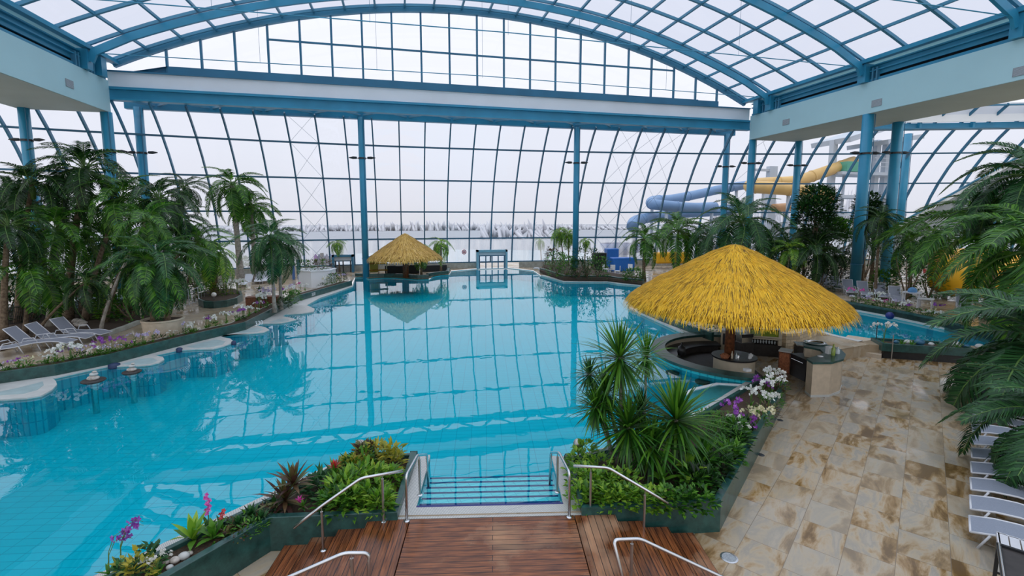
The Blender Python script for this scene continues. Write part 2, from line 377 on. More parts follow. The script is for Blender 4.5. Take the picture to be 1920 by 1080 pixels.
# ================================================================ SETTING: plans measured on the water (z 0), promenade (z .1) and sunken terrace (z -.45)
TZ = -.45
def P2(L, z=0.05): return [tuple(at(x, y, z)[:2]) for x, y in L]
wallbase_px = [(0, 719), (104, 704), (208, 683), (340, 648), (461, 618.5), (562, 561+3), (610, 550), (660, 535)]
wall_line = [(-15.6, 13.2)] + P2(wallbase_px, .08)
scallop_px = [(0, 751), (50, 747.5), (78, 743), (98, 732), (107, 722), (105, 716), (99, 711), (129, 704), (177, 693), (208, 687), (218, 688), (240, 687), (260, 687), (282, 685), (298, 681), (308, 675), (306, 671), (290, 667),
    (333, 657.5), (367, 655.5), (400, 655), (420, 650), (433, 645), (438, 641.5), (432, 636), (414, 632.4), (421.5, 629), (466, 626.5), (494, 624), (505, 619.6), (498, 614.8), (479, 610.5), (492, 607.6), (527, 606.5), (545, 603), (556, 600), (545, 597), (529, 593.5), (536, 590), (565, 588.5),
    (588, 585), (590, 580), (575, 573), (600, 559), (630, 549), (662, 537)]
left_edge = [(-14.9, 12.3)] + P2(scallop_px, .04)
far_px = [(666, 520.5), (681, 520), (690, 522.7), (720, 521), (740, 521), (760, 522.5), (783, 524.3), (805, 523.5), (812, 519), (828, 516), (842, 515.5), (846, 508), (893, 504), (950, 502), (1000, 507.5)]
right_px = [(1014, 517), (1056, 528.5), (1100, 529), (1139, 529), (1156, 532), (1202, 536)]
hid_px = [(1200, 545), (1182, 560), (1179, 579), (1225, 600), (1282, 626)]
BC = (14.1, 17.4); BR = 3.5
def arc(cx, cy, r, a0, a1, n): return [(cx+r*math.cos(R(a0+(a1-a0)*i/n)), cy+r*math.sin(R(a0+(a1-a0)*i/n))) for i in range(n+1)]
bar_arc = arc(*BC, BR, 98, 238, 24)
# stair frame of the wooden platform
SA = R(-11); SU = Vector((math.cos(SA), math.sin(SA), 0)); SV = Vector((-math.sin(SA), math.cos(SA), 0)); SO = Vector((1.664, 8.781, 0))
def loc(u, v, z=0.0): return SO + SU*u + SV*v + Vector((0, 0, z))
def L2(u, v): q = loc(u, v); return (q.x, q.y)
STM = Matrix.Translation(SO) @ Matrix.Rotation(SA, 4, 'Z')
front = [(12.20, 14.55), (7.0, 11.45), (3.95, 10.75), L2(1.47, 2.45), L2(1.47, .42), L2(-1.57, .42), L2(-1.57, 2.45), L2(-2.1, 2.75), (-1.45, 12.0), (-5.15, 8.75), (-9.5, 4.9), (-16, 3)]
MP = left_edge + P2(far_px) + P2(right_px) + P2(hid_px) + bar_arc + front
RPx = [(1524, 612), (1535, 622), (1560, 631), (1600, 640), (1617, 643.5), (1905, 655), (1830, 632), (1760, 617), (1716, 607), (1664, 596), (1612, 586), (1560, 579), (1530, 585), (1515, 597)]
P2a = at(1652, 672, TZ); P2b = at(1828, 684, TZ)
_d = (P2b-P2a).normalized(); _n = Vector((-_d.y, _d.x, 0))
RP = P2(RPx[:5], 0) + [tuple((P2a+_n*1.35+_d*.2)[:2]), tuple((P2a+_n*1.35+_d*5.0)[:2])] + P2(RPx[6:], 0)
p2a = (P2a.x-.2, P2a.y+.45); p2d = (P2b-P2a).normalized(); p2c = tuple((P2a+p2d*9+_n*.45)[:2])
stepS = tuple(at(1585, 661, TZ)[:2])
tr_arc = arc(*BC, BR-.05, 98, 238, 24)
TR = [(-8.0, 4.45), (-8.0, -8), (60, -8), (60, p2c[1]-3), p2c, p2a, (18.6, 17.2), (17.7, 18.6)] + arc(*BC, BR-.05, 22, 98, 10)[1:-1] + tr_arc + [(12.5, 13.9), (6.3, 8.5), L2(1.8, .1), L2(-2.0, .1), (-2.64, 9.62), (-3.88, 8.32)]

def st(name, o=None, **k): return tag(o, kind='structure', **k)
m = MB(); m.poly([MP], -1.25); st('', m.build('floor_pool_basin', 'pool_tile'))
m = MB(); m.skirt(MP, -1.25, .03); st('', m.build('wall_pool_basin', 'pool_wall_tile'))
m = MB(); m.poly([RP], -1.0); st('', m.build('floor_second_pool', 'pool_tile'))
m = MB(); m.skirt(RP, -1.0, .03); st('', m.build('wall_second_pool', 'pool_wall_tile'))
m = MB(); m.poly([MP], 0.0); tag(m.build('pool_water', 'pool_water'), 'clear turquoise water of the large pool mirroring the glazing', 'water', kind='stuff')
m = MB(); m.poly([RP], 0.0); tag(m.build('pool_water', 'pool_water'), 'clear turquoise water of the smaller pool behind the bar', 'water', kind='stuff')
m = MB(); m.poly([TR], TZ); st('', m.build('floor', 'terrace_stone'))
# left promenade, far strip and right promenade
m = MB()
wl_far = wall_line[-1]
m.poly([[(-90, 8), (-16.4, 12.6)] + [(x-.15, y+.1) for x, y in wall_line] + P2([(666, 520.5)]) + [(-4.6, 62), (-90, 62)]], .1)
m.poly([P2([(666, 520.5)]) + P2(far_px[1:]) + [(15.2, 62), (-4.6, 62)]], .1)
rr = P2(far_px[-1:]) + P2(right_px) + P2(hid_px) + [(14.0, 21.2)] + arc(*BC, BR, 96, 20, 10) + [(17.9, 18.6), (18.8, 17.1), p2a, p2c, (60, p2c[1]-3), (110, 8), (110, 62), (15.2, 62)]
m.poly([rr, RP], .1)
m.skirt(TR, TZ-.02, .1)
st('', m.build('floor_promenade', 'promenade_stone'))
# ground outside
m = MB(); m.quad((-260, 61, -.3), (320, 61, -.3), (320, 420, -.3), (-260, 420, -.3)); st('', m.build('ground_outside', 'snow'))
m = MB(); m.prism([(-8, 62), (27, 60), (34, 70), (30, 86), (8, 94), (-12, 84)], -.3, -.2); tag(m.build('outdoor_pool', 'outdoor_water'), 'pale steaming outdoor pool beyond the tall glass front', 'pool')

# curbs: light tile strip between planter wall and water, with shallow niches
def between(a, b, z0, z1, name, mt):
    m = MB(); L = list(a) + list(reversed(b)); m.poly([L], z1); m.skirt(L, z0, z1); return st('', m.build(name, mt))
between(left_edge, wall_line + P2([(666, 521)]), -.05, .075, 'curb_left', 'curb_tile')
def niche(px, kk):
    m = MB(); L = P2(px, .08); m.poly([L], .082); m.skirt(L, .07, .082); o = m.build('floor_niche', 'niche'); return st('', o)
for px in ([(0, 734), (35, 727), (66, 719), (80, 715), (82, 722), (70, 731), (45, 738), (0, 741)], [(228, 682), (262, 673), (285, 671), (296, 676), (286, 681), (262, 684), (240, 684)],
           [(350, 650), (380, 642), (405, 636.5), (423, 640), (417, 646), (395, 651), (365, 652.5)], [(440, 624), (470, 616), (484, 613.5), (494, 618), (484, 622), (460, 624)], [(505, 604), (520, 599), (533, 597), (543, 600), (535, 603), (518, 604.5)]):
    niche(px, 0)
# far and right curb (pale rim standing beside the water)
def rim(L, w, z, name, mt='curb_tile', h=.25):
    m = MB(); Z = [Vector((p[0], p[1], 0)) for p in L]; off = []
    for i, p in enumerate(Z):
        d = (Z[min(i+1, len(Z)-1)]-Z[max(i-1, 0)]).normalized(); off.append(p+Vector((-d.y, d.x, 0))*w)
    for i in range(len(Z)-1):
        a, b, c, d = Z[i], Z[i+1], off[i+1], off[i]
        up = [Vector((q.x, q.y, z)) for q in (a, b, c, d)]; lo = [Vector((q.x, q.y, z-h)) for q in (a, b, c, d)]
        if (up[1]-up[0]).cross(up[3]-up[0]).z < 0: m.quad(*up[::-1])
        else: m.quad(*up)
        m.quad(lo[0], lo[1], up[1], up[0]); m.quad(lo[3], lo[2], up[2], up[3])
    return st('', m.build(name, mt))
rim(P2(right_px), .35, .12, 'curb_right')
rim(P2(hid_px[2:]), .35, .12, 'curb_diagonal')
rim(RP[:5], -.32, .13, 'curb_second_pool'); rim(RP[7:14], -.5, .13, 'curb_second_pool')

# ---------------------------------------------------------------- green stone planter walls
def wall_strip(L, w, z0, z1, label, mt='green_stone', name='planter_wall', cat='planter wall'):
    m = MB(); Z = [Vector((p[0], p[1], 0)) for p in L]; off = []
    for i, p in enumerate(Z):
        a = Z[max(i-1, 0)]; b = Z[min(i+1, len(Z)-1)]; d = (b-a).normalized(); off.append(p+Vector((-d.y, d.x, 0))*w)
    k = len(m.v)
    for p, q in zip(Z, off):
        m.v += [(p.x, p.y, z0), (p.x, p.y, z1), (q.x, q.y, z1), (q.x, q.y, z0)]
    for i in range(len(Z)-1):
        for j in range(4): m.f.append((k+4*i+j, k+4*i+(j+1) % 4, k+4*i+4+(j+1) % 4, k+4*i+4+j)); m.m.append(0)
    m.f.append((k, k+1, k+2, k+3)); m.m.append(0); e = k+4*(len(Z)-1); m.f.append((e+3, e+2, e+1, e)); m.m.append(0)
    o = m.build(name, mt); bv = o.modifiers.new('b', 'BEVEL'); bv.width = .012; bv.segments = 2
    return tag(o, label, cat)
def soil_bed(L, z, label):
    m = MB(); m.prism(L, z-.25, z); return tag(m.build('soil_bed', 'soil'), label, 'soil', kind='stuff')
LW = wall_strip(wall_line, .10, 0.0, .50, 'long low dark green stone wall between pool and orchid border')
z = .44
W3 = [Vector((p[0], p[1], 0)) for p in wall_line]; offo = []
for i, p in enumerate(W3):
    d = (W3[min(i+1, len(W3)-1)]-W3[max(i-1, 0)]).normalized(); offo.append((Vector((-d.y, d.x, 0))))
soil_bed([tuple((p+o*.12)[:2]) for p, o in zip(W3, offo)] + [tuple((p+o*.75)[:2]) for p, o in reversed(list(zip(W3, offo)))], .44, 'strip of dark soil behind the long low green wall')
wall_strip([tuple((p+o*.76)[:2]) for p, o in zip(W3, offo)], .06, .05, .46, 'thin stone kerb on the promenade side of the orchid border', 'parapet')
# depth marks
for (px, py), (qx, qy), txt in (((461, 603), (500, 590), '330'), ((567, 551), (600, 540), '330')):
    c = bpy.data.curves.new('depth_mark', 'FONT'); c.body = txt; c.size = .34; c.extrude = .002; c.align_x = 'CENTER'; c.align_y = 'CENTER'; c.materials.append(M['white_paper'])
    # place on the wall face
    best = min(range(len(wall_line)-1), key=lambda i: abs(depth((*wall_line[i], 0))-depth(at(px, py+8, .1))))
    P = at(px, py, .28)
    bi = min(range(len(wall_line)-1), key=lambda i: (Vector(wall_line[i])+Vector(wall_line[i+1])).lerp(Vector((0, 0)), .0).__truediv__(2).__sub__(Vector(P[:2])).length)
    a, b = Vector(wall_line[bi]), Vector(wall_line[bi+1]); d = (b-a).normalized(); t = (Vector(P[:2])-a).dot(d); q = a+d*t; nrm = Vector((d.y, -d.x))
    o = bpy.data.objects.new('depth_mark', c); C.objects.link(o); o.parent = LW
    o.location = (q.x+nrm.x*.012, q.y+nrm.y*.012, .27); o.rotation_euler = (PI/2, 0, math.atan2(d.y, d.x)); o['label'] = 'white painted depth mark on the green stone'
# foreground planters
PLL = [L2(-1.87, .02), L2(-1.87, 2.5), (-1.15, 11.75), (-4.85, 8.45), (-8.7, 5.0)]
PLI = [(-7.9, 4.3), (-3.82, 8.22), (-2.55, 9.47), L2(-1.87, .02)]
wall_strip([(-7.9, 4.3), (-3.82, 8.18), (-2.58, 9.50), L2(-1.87, -.02), L2(-1.87, 2.45)], .16, TZ, .25, 'dark green stone planter wall beside the wooden steps, bromeliads inside')
wall_strip([L2(-1.9, 2.45), (-1.2, 11.70), (-4.85, 8.45), (-8.7, 5.0)], .10, -.1, .22, 'narrow green stone edge between pool gutter and bromeliad bed')
soil_bed([(-7.9, 4.4), (-3.85, 8.3), (-2.6, 9.6), L2(-1.95, .1), L2(-1.95, 2.4), (-1.2, 11.65), (-4.8, 8.45), (-8.6, 5.05)], .13, 'dark soil of the bromeliad bed left of the pool steps')
between([L2(-2.1, 2.75), (-1.45, 12.0), (-5.15, 8.75), (-9.5, 4.9)], [L2(-1.9, 2.45), (-1.2, 11.75), (-4.85, 8.5), (-8.7, 5.05)], -.05, .06, 'curb_front_left', 'grate')
wall_strip([L2(1.78, 2.2), L2(1.78, -.02), (6.28, 8.02), (13.05, 13.62), (12.75, 13.95)], .15, TZ, .25, 'long dark green stone planter wall between terrace and yuccas')
wall_strip([(12.55, 14.35), (7.05, 11.2), (4.05, 10.45), L2(1.78, 2.2)], .12, -.1, .24, 'green stone edge on the pool side of the yucca bed')
soil_bed([L2(1.85, 2.2), L2(1.85, .1), (6.25, 8.15), (12.95, 13.7), (12.5, 14.3), (7.15, 10.95), (4.1, 10.15)], .12, 'dark soil of the bed below the yuccas')
between([(12.2, 14.55), (7.0, 11.45), (3.95, 10.75), L2(1.47, 2.45)], [(12.55, 14.35), (7.05, 11.2), (4.05, 10.45), L2(1.78, 2.2)], -.05, .07, 'curb_front_right', 'curb_tile')
# shallow white lounging shelf in the water right of the yuccas
L_ = [(11.9, 14.4), (8.6, 12.4), (8.5, 13.0), (9.0, 13.9), (9.9, 14.45), (11.1, 14.75)]
m = MB(); m.prism(L_, -.5, -.03); tag(m.build('water_shelf', 'niche'), 'pale shallow lounging shelf just under the water by the bar', 'shelf')
rim(L_[1:]+[L_[0]], -.14, .03, 'trim_shelf', 'white_panel', .3)

# ---------------------------------------------------------------- pool steps, gutter grates
m = MB()
for k in range(6): m.box(-1.57, 1.47, .42, .70+.33*k, -.12-.07*k, -.05-.07*k, STM)
ps = tag(m.build('pool_steps', 'stair_tile'), 'pale tiled steps leading down into the water between handrails', 'steps')
for k in range(6):
    m = MB(); m.box(-1.55, 1.45, .65+.33*k, .705+.33*k, -.05-.07*k, -.041-.07*k, STM); m.build('nosing', 'navy', ps)
m = MB(); m.box(-1.87, 1.78, .02, .42, -.1, .075, STM); m.box(-1.87, -1.57, .42, 2.6, -.1, .075, STM); m.box(1.47, 1.78, .42, 2.4, -.1, .075, STM)
st('', m.build('trim_1', 'grate'))
m = MB(); m.box(-1.57, 1.47, .40, .45, .05, .079, STM); st('', m.build('trim_2', 'navy'))

# ---------------------------------------------------------------- wooden platform and side steps
pf = thing('wooden_platform', SO, SA, 'wet brown wooden platform with boards in front of the pool steps', 'platform')
m = MB(); m.box(-1.62, 1.62, -4.6, 0, -.06, .08); m.build('deck', 'deck_across', pf)
for a in (-2.45, 1.64):
    m = MB(); m.box(a, a+.81, -4.6, 0, -.06, .08); m.build('landing', 'deck_along', pf)
m = MB(); m.box(-2.44, 2.44, -4.5, -.02, TZ, -.06); m.build('base', 'wood_post', pf)
for sd, lb in ((-1, 'brown wooden steps going down beside the bromeliad bed'), (1, 'brown wooden steps going down beside the yucca bed')):
    t = thing('wooden_steps', SO, SA, lb, 'steps')
    for k in range(3):
        u0, u1 = 2.46+.52*k, 2.46+.52*k+.55
        m = MB(); m.box(min(sd*u0, sd*u1), max(sd*u0, sd*u1), -4.6, -.02-.0*k, -.11-.14*k, -.06-.14*k); m.box(min(sd*u0, sd*(u0+.48)), max(sd*u0, sd*(u0+.48)), -4.55, -.04, TZ, -.11-.14*k); m.build('tread', 'deck_along', t)

# ---------------------------------------------------------------- handrails
def rail(pts, posts, label, r=.028, kind='handrail'):
    t = thing(kind, (posts[0][0], posts[0][1], posts[0][2]), 0, label, 'handrail', 'stainless handrails around the pool steps')
    o0 = Vector(posts[0][:3])
    P = [Vector(p)-o0 for p in pts]; Q = [P[0]]
    for i in range(1, len(P)-1):       # round the bends
        a, b, c = P[i-1], P[i], P[i+1]; r1 = min(.09, (b-a).length*.4, (c-b).length*.4); s0 = b+(a-b).normalized()*r1; s1 = b+(c-b).normalized()*r1
        for k in range(6):
            w = k/5; Q.append((1-w)**2*s0+2*w*(1-w)*b+w*w*s1)
    Q.append(P[-1]); MB().tube(Q, r, 12).build('rail', 'steel', t, True)
    for p in posts:
        b = Vector(p[:3])-o0; h = p[3]
        m = MB()
        if h: m.tube([b, b+Vector((0, 0, h-.08))], .025, 12); m.tube([b+Vector((0, 0, h-.08)), b+Vector((0, 0, h))], .010, 8)
        m.build('post', 'brushed', t, 'auto')
        MB().lathe([(.055, b.z), (.055, b.z+.012), (.03, b.z+.03), (0, b.z+.032)], b.x, b.y, 16).build('base_flange', 'steel', t, 'auto')
    return t
zt = .08
def Pd(x, y, P0): d = ray(x, y); t = depth(P0)/1.0; return Vector((0, 0, CAM_H)) + d*t     # point at the depth of a known point
def rail_near(b1, tops, b2, label):
    pass
# left steps rail: posts at (605,1013) and (719,985)
a = loc(-3.17, -.45, -.21); b = loc(-2.13, -.06, zt)
rail([loc(-3.62, -.62, .38), loc(-3.17, -.45, .68), loc(-2.5, -.18, 1.06), loc(-1.75, .06, 1.06)], [(*a, .86), (*b, .97)], 'stainless handrail over the bromeliads beside the far end of the wooden steps')
a = loc(1.96, .05, zt); b = loc(2.98, -.2, -.21)
rail([loc(1.62, .12, 1.06), loc(2.3, .02, 1.06), loc(2.98, -.2, .72), loc(3.4, -.32, .50)], [(*a, .95), (*b, .89)], 'stainless handrail in front of the yuccas beside the far end of the wooden steps')
# rails down into the water
for sx, u, lb in ((-1, -1.68, 'stainless pool rail on the bromeliad side of the steps into the water'), (1, 1.52, 'stainless pool rail on the yucca side of the steps into the water')):
    uu = u-sx*.02
    rail([loc(u, -.06, zt), loc(u, .0, 1.0), loc(uu-sx*.08, .75, 1.02), loc(uu-sx*.16, 1.55, .62), loc(uu-sx*.16, 1.75, -.5)], [(*loc(u, -.06, zt), 0), (*loc(uu-sx*.10, .85, .06), .90)], lb)
# near rails on the steps
def near_rail(top, px_post, lb):
    P = at(*px_post); return P
a = at(655, 1100, -.2)
NL = [Vector(atY(535, 1085, 6.75)), Vector(atY(645, 1037, 6.75)), Vector(atY(692, 1037, 6.75)), Vector(atY(672, 1110, 6.55))]
NL[3].z = TZ+.9
q = NL[1].lerp(NL[2], .3); rail([NL[0]+(NL[0]-NL[1])*.8, NL[0], NL[1], NL[2], Vector((NL[2].x-.05, NL[2].y-.1, .08))], [(q.x, q.y, .08 if True else 0, q.z-.08)], 'stainless handrail at the bottom edge of the photo on the landing nearest the bromeliads')
NR = [Vector(atY(1150, 1012, 6.35)), Vector(atY(1200, 1010, 6.35)), Vector(atY(1345, 1078, 6.0))]
q = NR[0].lerp(NR[1], .7); rail([Vector((NR[0].x+.12, NR[0].y-.45, .08)), NR[0], NR[1], NR[2], NR[2]+(NR[2]-NR[1])*.5], [(q.x, q.y, .08, q.z-.08)], 'stainless handrail at the bottom edge of the photo on the terrace side of the steps')

# ================================================================ STEEL AND GLASS
XL, XR, YT = -22.5, 37.6, 47.5
XC = 7.55; SAG = 6.8; HALF = (XR-XL)/2; ZS = 18.3; RAD = (HALF**2+SAG**2)/(2*SAG)
def arch_z(x, off=0): return ZS+SAG-RAD+math.sqrt(max(1, RAD*RAD-(x-XC)**2))+off
# tympanum window_2
w2 = link('window_2', None); tag(w2, kind='structure')
m = MB(); xs = [XL+HALF*2*i/40 for i in range(41)]
for a, b in zip(xs, xs[1:]): m.quad((a, YT, 17.9), (b, YT, 17.9), (b, YT, arch_z(b)), (a, YT, arch_z(a)))
m.build('glass', 'clear_glass', w2)
vx = [-18.6+2.63*i for i in range(21)]
for x in vx:
    if arch_z(x) > 18.6: MB().bar((x, YT, 17.9), (x, YT, arch_z(x)), .17, .2, up=(0, 1, 0)).build('mullion', 'blue_mullion', w2)
xr = math.sqrt(RAD**2-(22.0-(ZS+SAG-RAD))**2); x0, x1 = vx[3], vx[-5]
MB().bar((x0, YT, 21.4), (vx[-3], YT, 21.4), .16, .14).build('transom', 'blue_mullion', w2)
MB().path_bar([(x, YT, arch_z(x, .15)) for x in xs], .35, .42).build('head_arch', 'roof_frame', w2)
m = MB()
prof = [(XL, 17.9), (XL+1.3, 17.95), (XL+4.0, 18.55), (XR-6, 18.5), (XR-3.5, 17.95), (XR, 17.9)]
for (a, za), (b, zb) in zip(prof, prof[1:]): m.quad((a, YT-.25, 17.6), (b, YT-.25, 17.6), (b, YT-.25, za), (a, YT-.25, za)); m.quad((a, YT-.25, za), (b, YT-.25, zb), (b, YT+.1, zb), (a, YT+.1, za)); m.quad((a, YT+.1, 17.6), (b, YT+.1, 17.6), (b, YT+.1, zb), (a, YT+.1, za))
m.build('sill', 'blue_mullion', w2)
# transverse white band and blue girder trim_3
t3 = link('trim_3', None); tag(t3, kind='structure')
MB().box(XL-.3, XR+.3, YT-.45, YT-.15, 16.55, 17.85).build('white_band', 'white_panel', t3)
MB().box(XL-.3, XR+.3, YT-.62, YT-.10, 17.80, 17.9).build('band_cap', 'blue_mullion', t3)
m = MB(); m.box(XL-.3, XR+.3, YT-.9, YT-.1, 16.35, 16.55); m.box(XL-.3, XR+.3, YT-.62, YT-.5, 15.65, 16.35); m.box(XL-.3, XR+.3, YT-.9, YT-.2, 15.5, 15.65)
m.build('front_girder', 'blue_steel', t3)
m = MB(); m.box(XL-.3, XR+.3, YT+1.7, YT+2.2, 15.35, 15.9); m.build('rear_girder', 'blue_steel', t3)
for i in range(28):
    x = XL+i*(XR-XL)/28; a, b = (x, YT-.4, 15.75), (x+(XR-XL)/28, YT+1.9, 15.7)
    if i % 2: a, b = (x, YT+1.9, 15.7), (x+(XR-XL)/28, YT-.4, 15.75)
    MB().bar(a, b, .16).build('diagonal_brace', 'aqua_panel' if False else 'roof_frame', t3)
# glass barrel roof: ceiling
cl = link('ceiling', None); tag(cl, kind='structure')
YN = -9.0
m = MB()
for a, b in zip(xs, xs[1:]): m.quad((a, YN, arch_z(a, .45)), (b, YN, arch_z(b, .45)), (b, YT, arch_z(b, .45)), (a, YT, arch_z(a, .45)))
m.build('glass', 'roof_glass', cl, True)
ribs = [47.0-3.42*i for i in range(17)]
for y in ribs: MB().path_bar([(x, y, arch_z(x, .35)) for x in xs], .2, .22).build('rib', 'roof_frame', cl)
for i in range(1, 23):
    x = XL+2*HALF*i/23
    MB().bar((x, YN, arch_z(x, .36)), (x, YT, arch_z(x, .36)), .17, .2).build('purlin', 'roof_frame', cl)
for y in (43.6, 33.3, 23.1, 12.9, 2.6):
    pts = [(x, y, arch_z(x, -.15)) for x in xs if XL+1.8 < x < XR-1.8]
    pts = [(XL+.35, y, 17.6), (XL+.7, y, 18.3)]+pts+[(XR-.7, y, 18.3), (XR-.35, y, 17.6)]
    MB().path_bar(pts, .22, .55).build('arch_beam', 'blue_steel', cl)
    MB().tube([(XL+.5, y, 18.2), (XC, y, 18.45), (XR-.5, y, 18.2)], .035, 6).build('tie_rod', 'blue_steel', cl)
    for f in (.2, .35, .5, .65, .8):
        x = XL+2*HALF*f; MB().tube([(x, y, 18.3), (x, y, arch_z(x, -.3))], .012, 5).build('hanger', 'blue_mullion', cl)
for sd, X in ((-1, XL), (1, XR)):
    m = MB(); m.box(min(X, X-sd*.5), max(X, X-sd*.5), YN, YT, 18.45, 18.75); m.build('edge_beam', 'blue_steel', cl)
    m = MB(); m.box(min(X+sd*.1, X+sd*2.4), max(X+sd*.1, X+sd*2.4), YN, YT, 18.62, 18.72); m.build('eave_panel', 'aqua_panel', cl)
# side fascia beams
for sd, X, nm, SP in ((-1, XL, 'trim_4', (4, 3)), (1, XR, 'trim_5', (5, 3))):
    t = link(nm, None); tag(t, kind='structure')
    X2 = X+sd*6.2; a, b = min(X, X2), max(X, X2)
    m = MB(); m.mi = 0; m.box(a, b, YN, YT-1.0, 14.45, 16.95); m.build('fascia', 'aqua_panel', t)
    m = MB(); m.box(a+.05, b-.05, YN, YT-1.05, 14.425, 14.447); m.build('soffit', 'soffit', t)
    m = MB(); m.box(min(X+sd*.15, X+sd*.6), max(X+sd*.15, X+sd*.6), YN, YT-1.0, 16.96, 17.2); m.build('runway_rail', 'blue_steel', t)
    m = MB(); m.box(min(X+sd*.9, X+sd*1.0), max(X+sd*.9, X+sd*1.0), YN, YT-1.2, 16.96, 17.9); m.build('shadow_gap', 'dark_gap', t)
    m = MB(); m.box(min(X+sd*.05, X+sd*.7), max(X+sd*.05, X+sd*.7), YN, YT-1.0, 17.75, 17.85); m.box(min(X+sd*.3, X+sd*.42), max(X+sd*.3, X+sd*.42), YN, YT-1.0, 17.45, 18.2); m.box(min(X+sd*.05, X+sd*.7), max(X+sd*.05, X+sd*.7), YN, YT-1, 18.15, 18.25); m.build('roof_girder', 'blue_steel', t)
    for y in (45.4, 43.6, 33.3, 23.1, 12.9):
        MB().box(min(X-sd*.35, X+sd*.55), max(X-sd*.35, X+sd*.55), y-.35, y+.35, 16.97, 18.4).build('bogie', 'blue_steel', t)
        for q in (-1.0, -.65): MB().box(min(X, X+sd*.3), max(X, X+sd*.3), y+q-.06, y+q+.06, 16.98, 18.0).build('clamp', 'roof_frame', t)
    vents = [(1474, 229), (1644, 193), (1915, 133)] if sd > 0 else [(130, 157)]
    for px, py in vents:
        P = atX(px, py, X-sd*.0); vt = tag(link('vent_grille', None, None, (P.x-sd*.015, P.y, P.z)), 'grey louvred air vent high on the pale aqua beam, ' + ('above the left palms' if sd < 0 else {1474: 'farthest of three', 1644: 'middle of three', 1915: 'nearest of three'}[px]), 'vent', 'air vents on the aqua beams')
        MB().box(-.02, .02, -.42, .42, -.27, .27).build('frame', 'vent_metal', vt)
        m = MB()
        for k in range(7): m.box(-.03, .03, -.38, .38, -.23+.07*k, -.205+.07*k)
        m.build('louvre', 'haze_grey', vt)
# curved glass front window_1
PROF = [(.75, 55.6), (2.2, 55.45), (3.6, 55.2), (5.2, 54.9), (6.6, 54.55), (8.4, 53.9), (9.95, 53.2), (11.6, 52.3), (13.15, 51.3), (14.6, 50.2), (15.5, 49.4), (16.6, 48.3), (17.6, 47.2)]
def yw(x, z): return interp(z, PROF) - (x-6)**2/325
w1 = link('window_1', None); tag(w1, kind='structure')
gx = [-70+2.54*i for i in range(70)]
m1, m0 = MB(), MB()
for a, b in zip(gx, gx[1:]):
    for (za, _), (zb, _) in zip(PROF, PROF[1:]):
        if za > 15.4 and XL-3 < a < XR+1: continue
        (m0 if zb <= 3.7 else m1).quad((a, yw(a, za), za), (b, yw(b, za), za), (b, yw(b, zb), zb), (a, yw(a, zb), zb))
m1.build('glass', 'wall_glass', w1, True); m0.build('fogged_glass', 'fogged_glass', w1, True)
mull = [10.41+2.54*k for k in range(-30, 34)]
for i, x in enumerate(mull):
    MB().path_bar([(x, yw(x, z_), z_) for z_, _ in PROF if z_ < 15.6 or not XL-3 < x < XR+1], .12 if abs(x-6) < 30 else .15, .26, up=(0, 1, 0)).build('mullion', 'slate_mullion' if abs(x-8) < 26 else 'blue_mullion', w1)
for z_ in (.78, 3.6, 6.6, 9.95, 13.15, 17.5):
    MB().path_bar([(x, yw(x, z_), z_) for x in gx if z_ < 17 or x > XR+1], .16, .16).build('transom', 'slate_mullion' if z_ < 17 else 'blue_mullion', w1)
for k in (-13, -12, -11, -7, -8, 5, 6, 7, 11):
    xa, xb = 10.41+2.54*k, 10.41+2.54*(k+1)
    if k in (-13, -11, -12, -7): continue
    zz = (.8, 3.6, 6.6, 9.95, 13.15, 15.5)
    for za, zb in zip(zz, zz[1:]):
        m = MB(); m.tube([(xa, yw(xa, za)-.1, za), (xb, yw(xb, zb)-.1, zb)], .013, 4); m.tube([(xb, yw(xb, za)-.1, za), (xa, yw(xa, zb)-.1, zb)], .013, 4); m.build('brace_cable', 'slate_mullion', w1)
m = MB()
for a, b in zip(gx, gx[1:]):
    if 8.3 < b and a < 13.4 - .0 and a > 7.0: continue
    for y0, y1 in ((yw(a, .75)-.15, yw(b, .75)-.15),):
        m.quad((a, y0, .1), (b, y1, .1), (b, y1, .75), (a, y0, .75)); m.quad((a, y0, .75), (b, y1, .75), (b, y1+.4, .75), (a, y0+.4, .75))
st('', m.build('wall_far_parapet', 'parapet'))
# ring girder above the side glazing, right of the aqua beam
t6 = link('trim_6', None); tag(t6, kind='structure')
gs = [x for x in gx if x > XR+1]
MB().path_bar([(x, yw(x, 15.5)-.4, 15.75) for x in gs], .5, .55).build('ring_girder', 'blue_steel', t6)
MB().path_bar([(x, yw(x, 15.5)-.9, 15.35) for x in gs], .9, .12).build('ring_flange', 'blue_mullion', t6)
MB().path_bar([(x, yw(x, 16.5)-.2, 16.95) for x in gs], .15, 1.9).build('ring_fascia', 'white_panel', t6)
for x in gs[::2]: MB().path_bar([(x, yw(x, 15.5)-.75, 15.4), (x, yw(x, 15.5)-.8, 16.6), (x, yw(x, 15.5)-.9, 17.4), (x, yw(x, 15.5)-1.8, 18.3), (x, yw(x, 15.5)-4, 19.2)], .3, .3, up=(1, 0, 0)).build('bracket', 'blue_steel', t6)
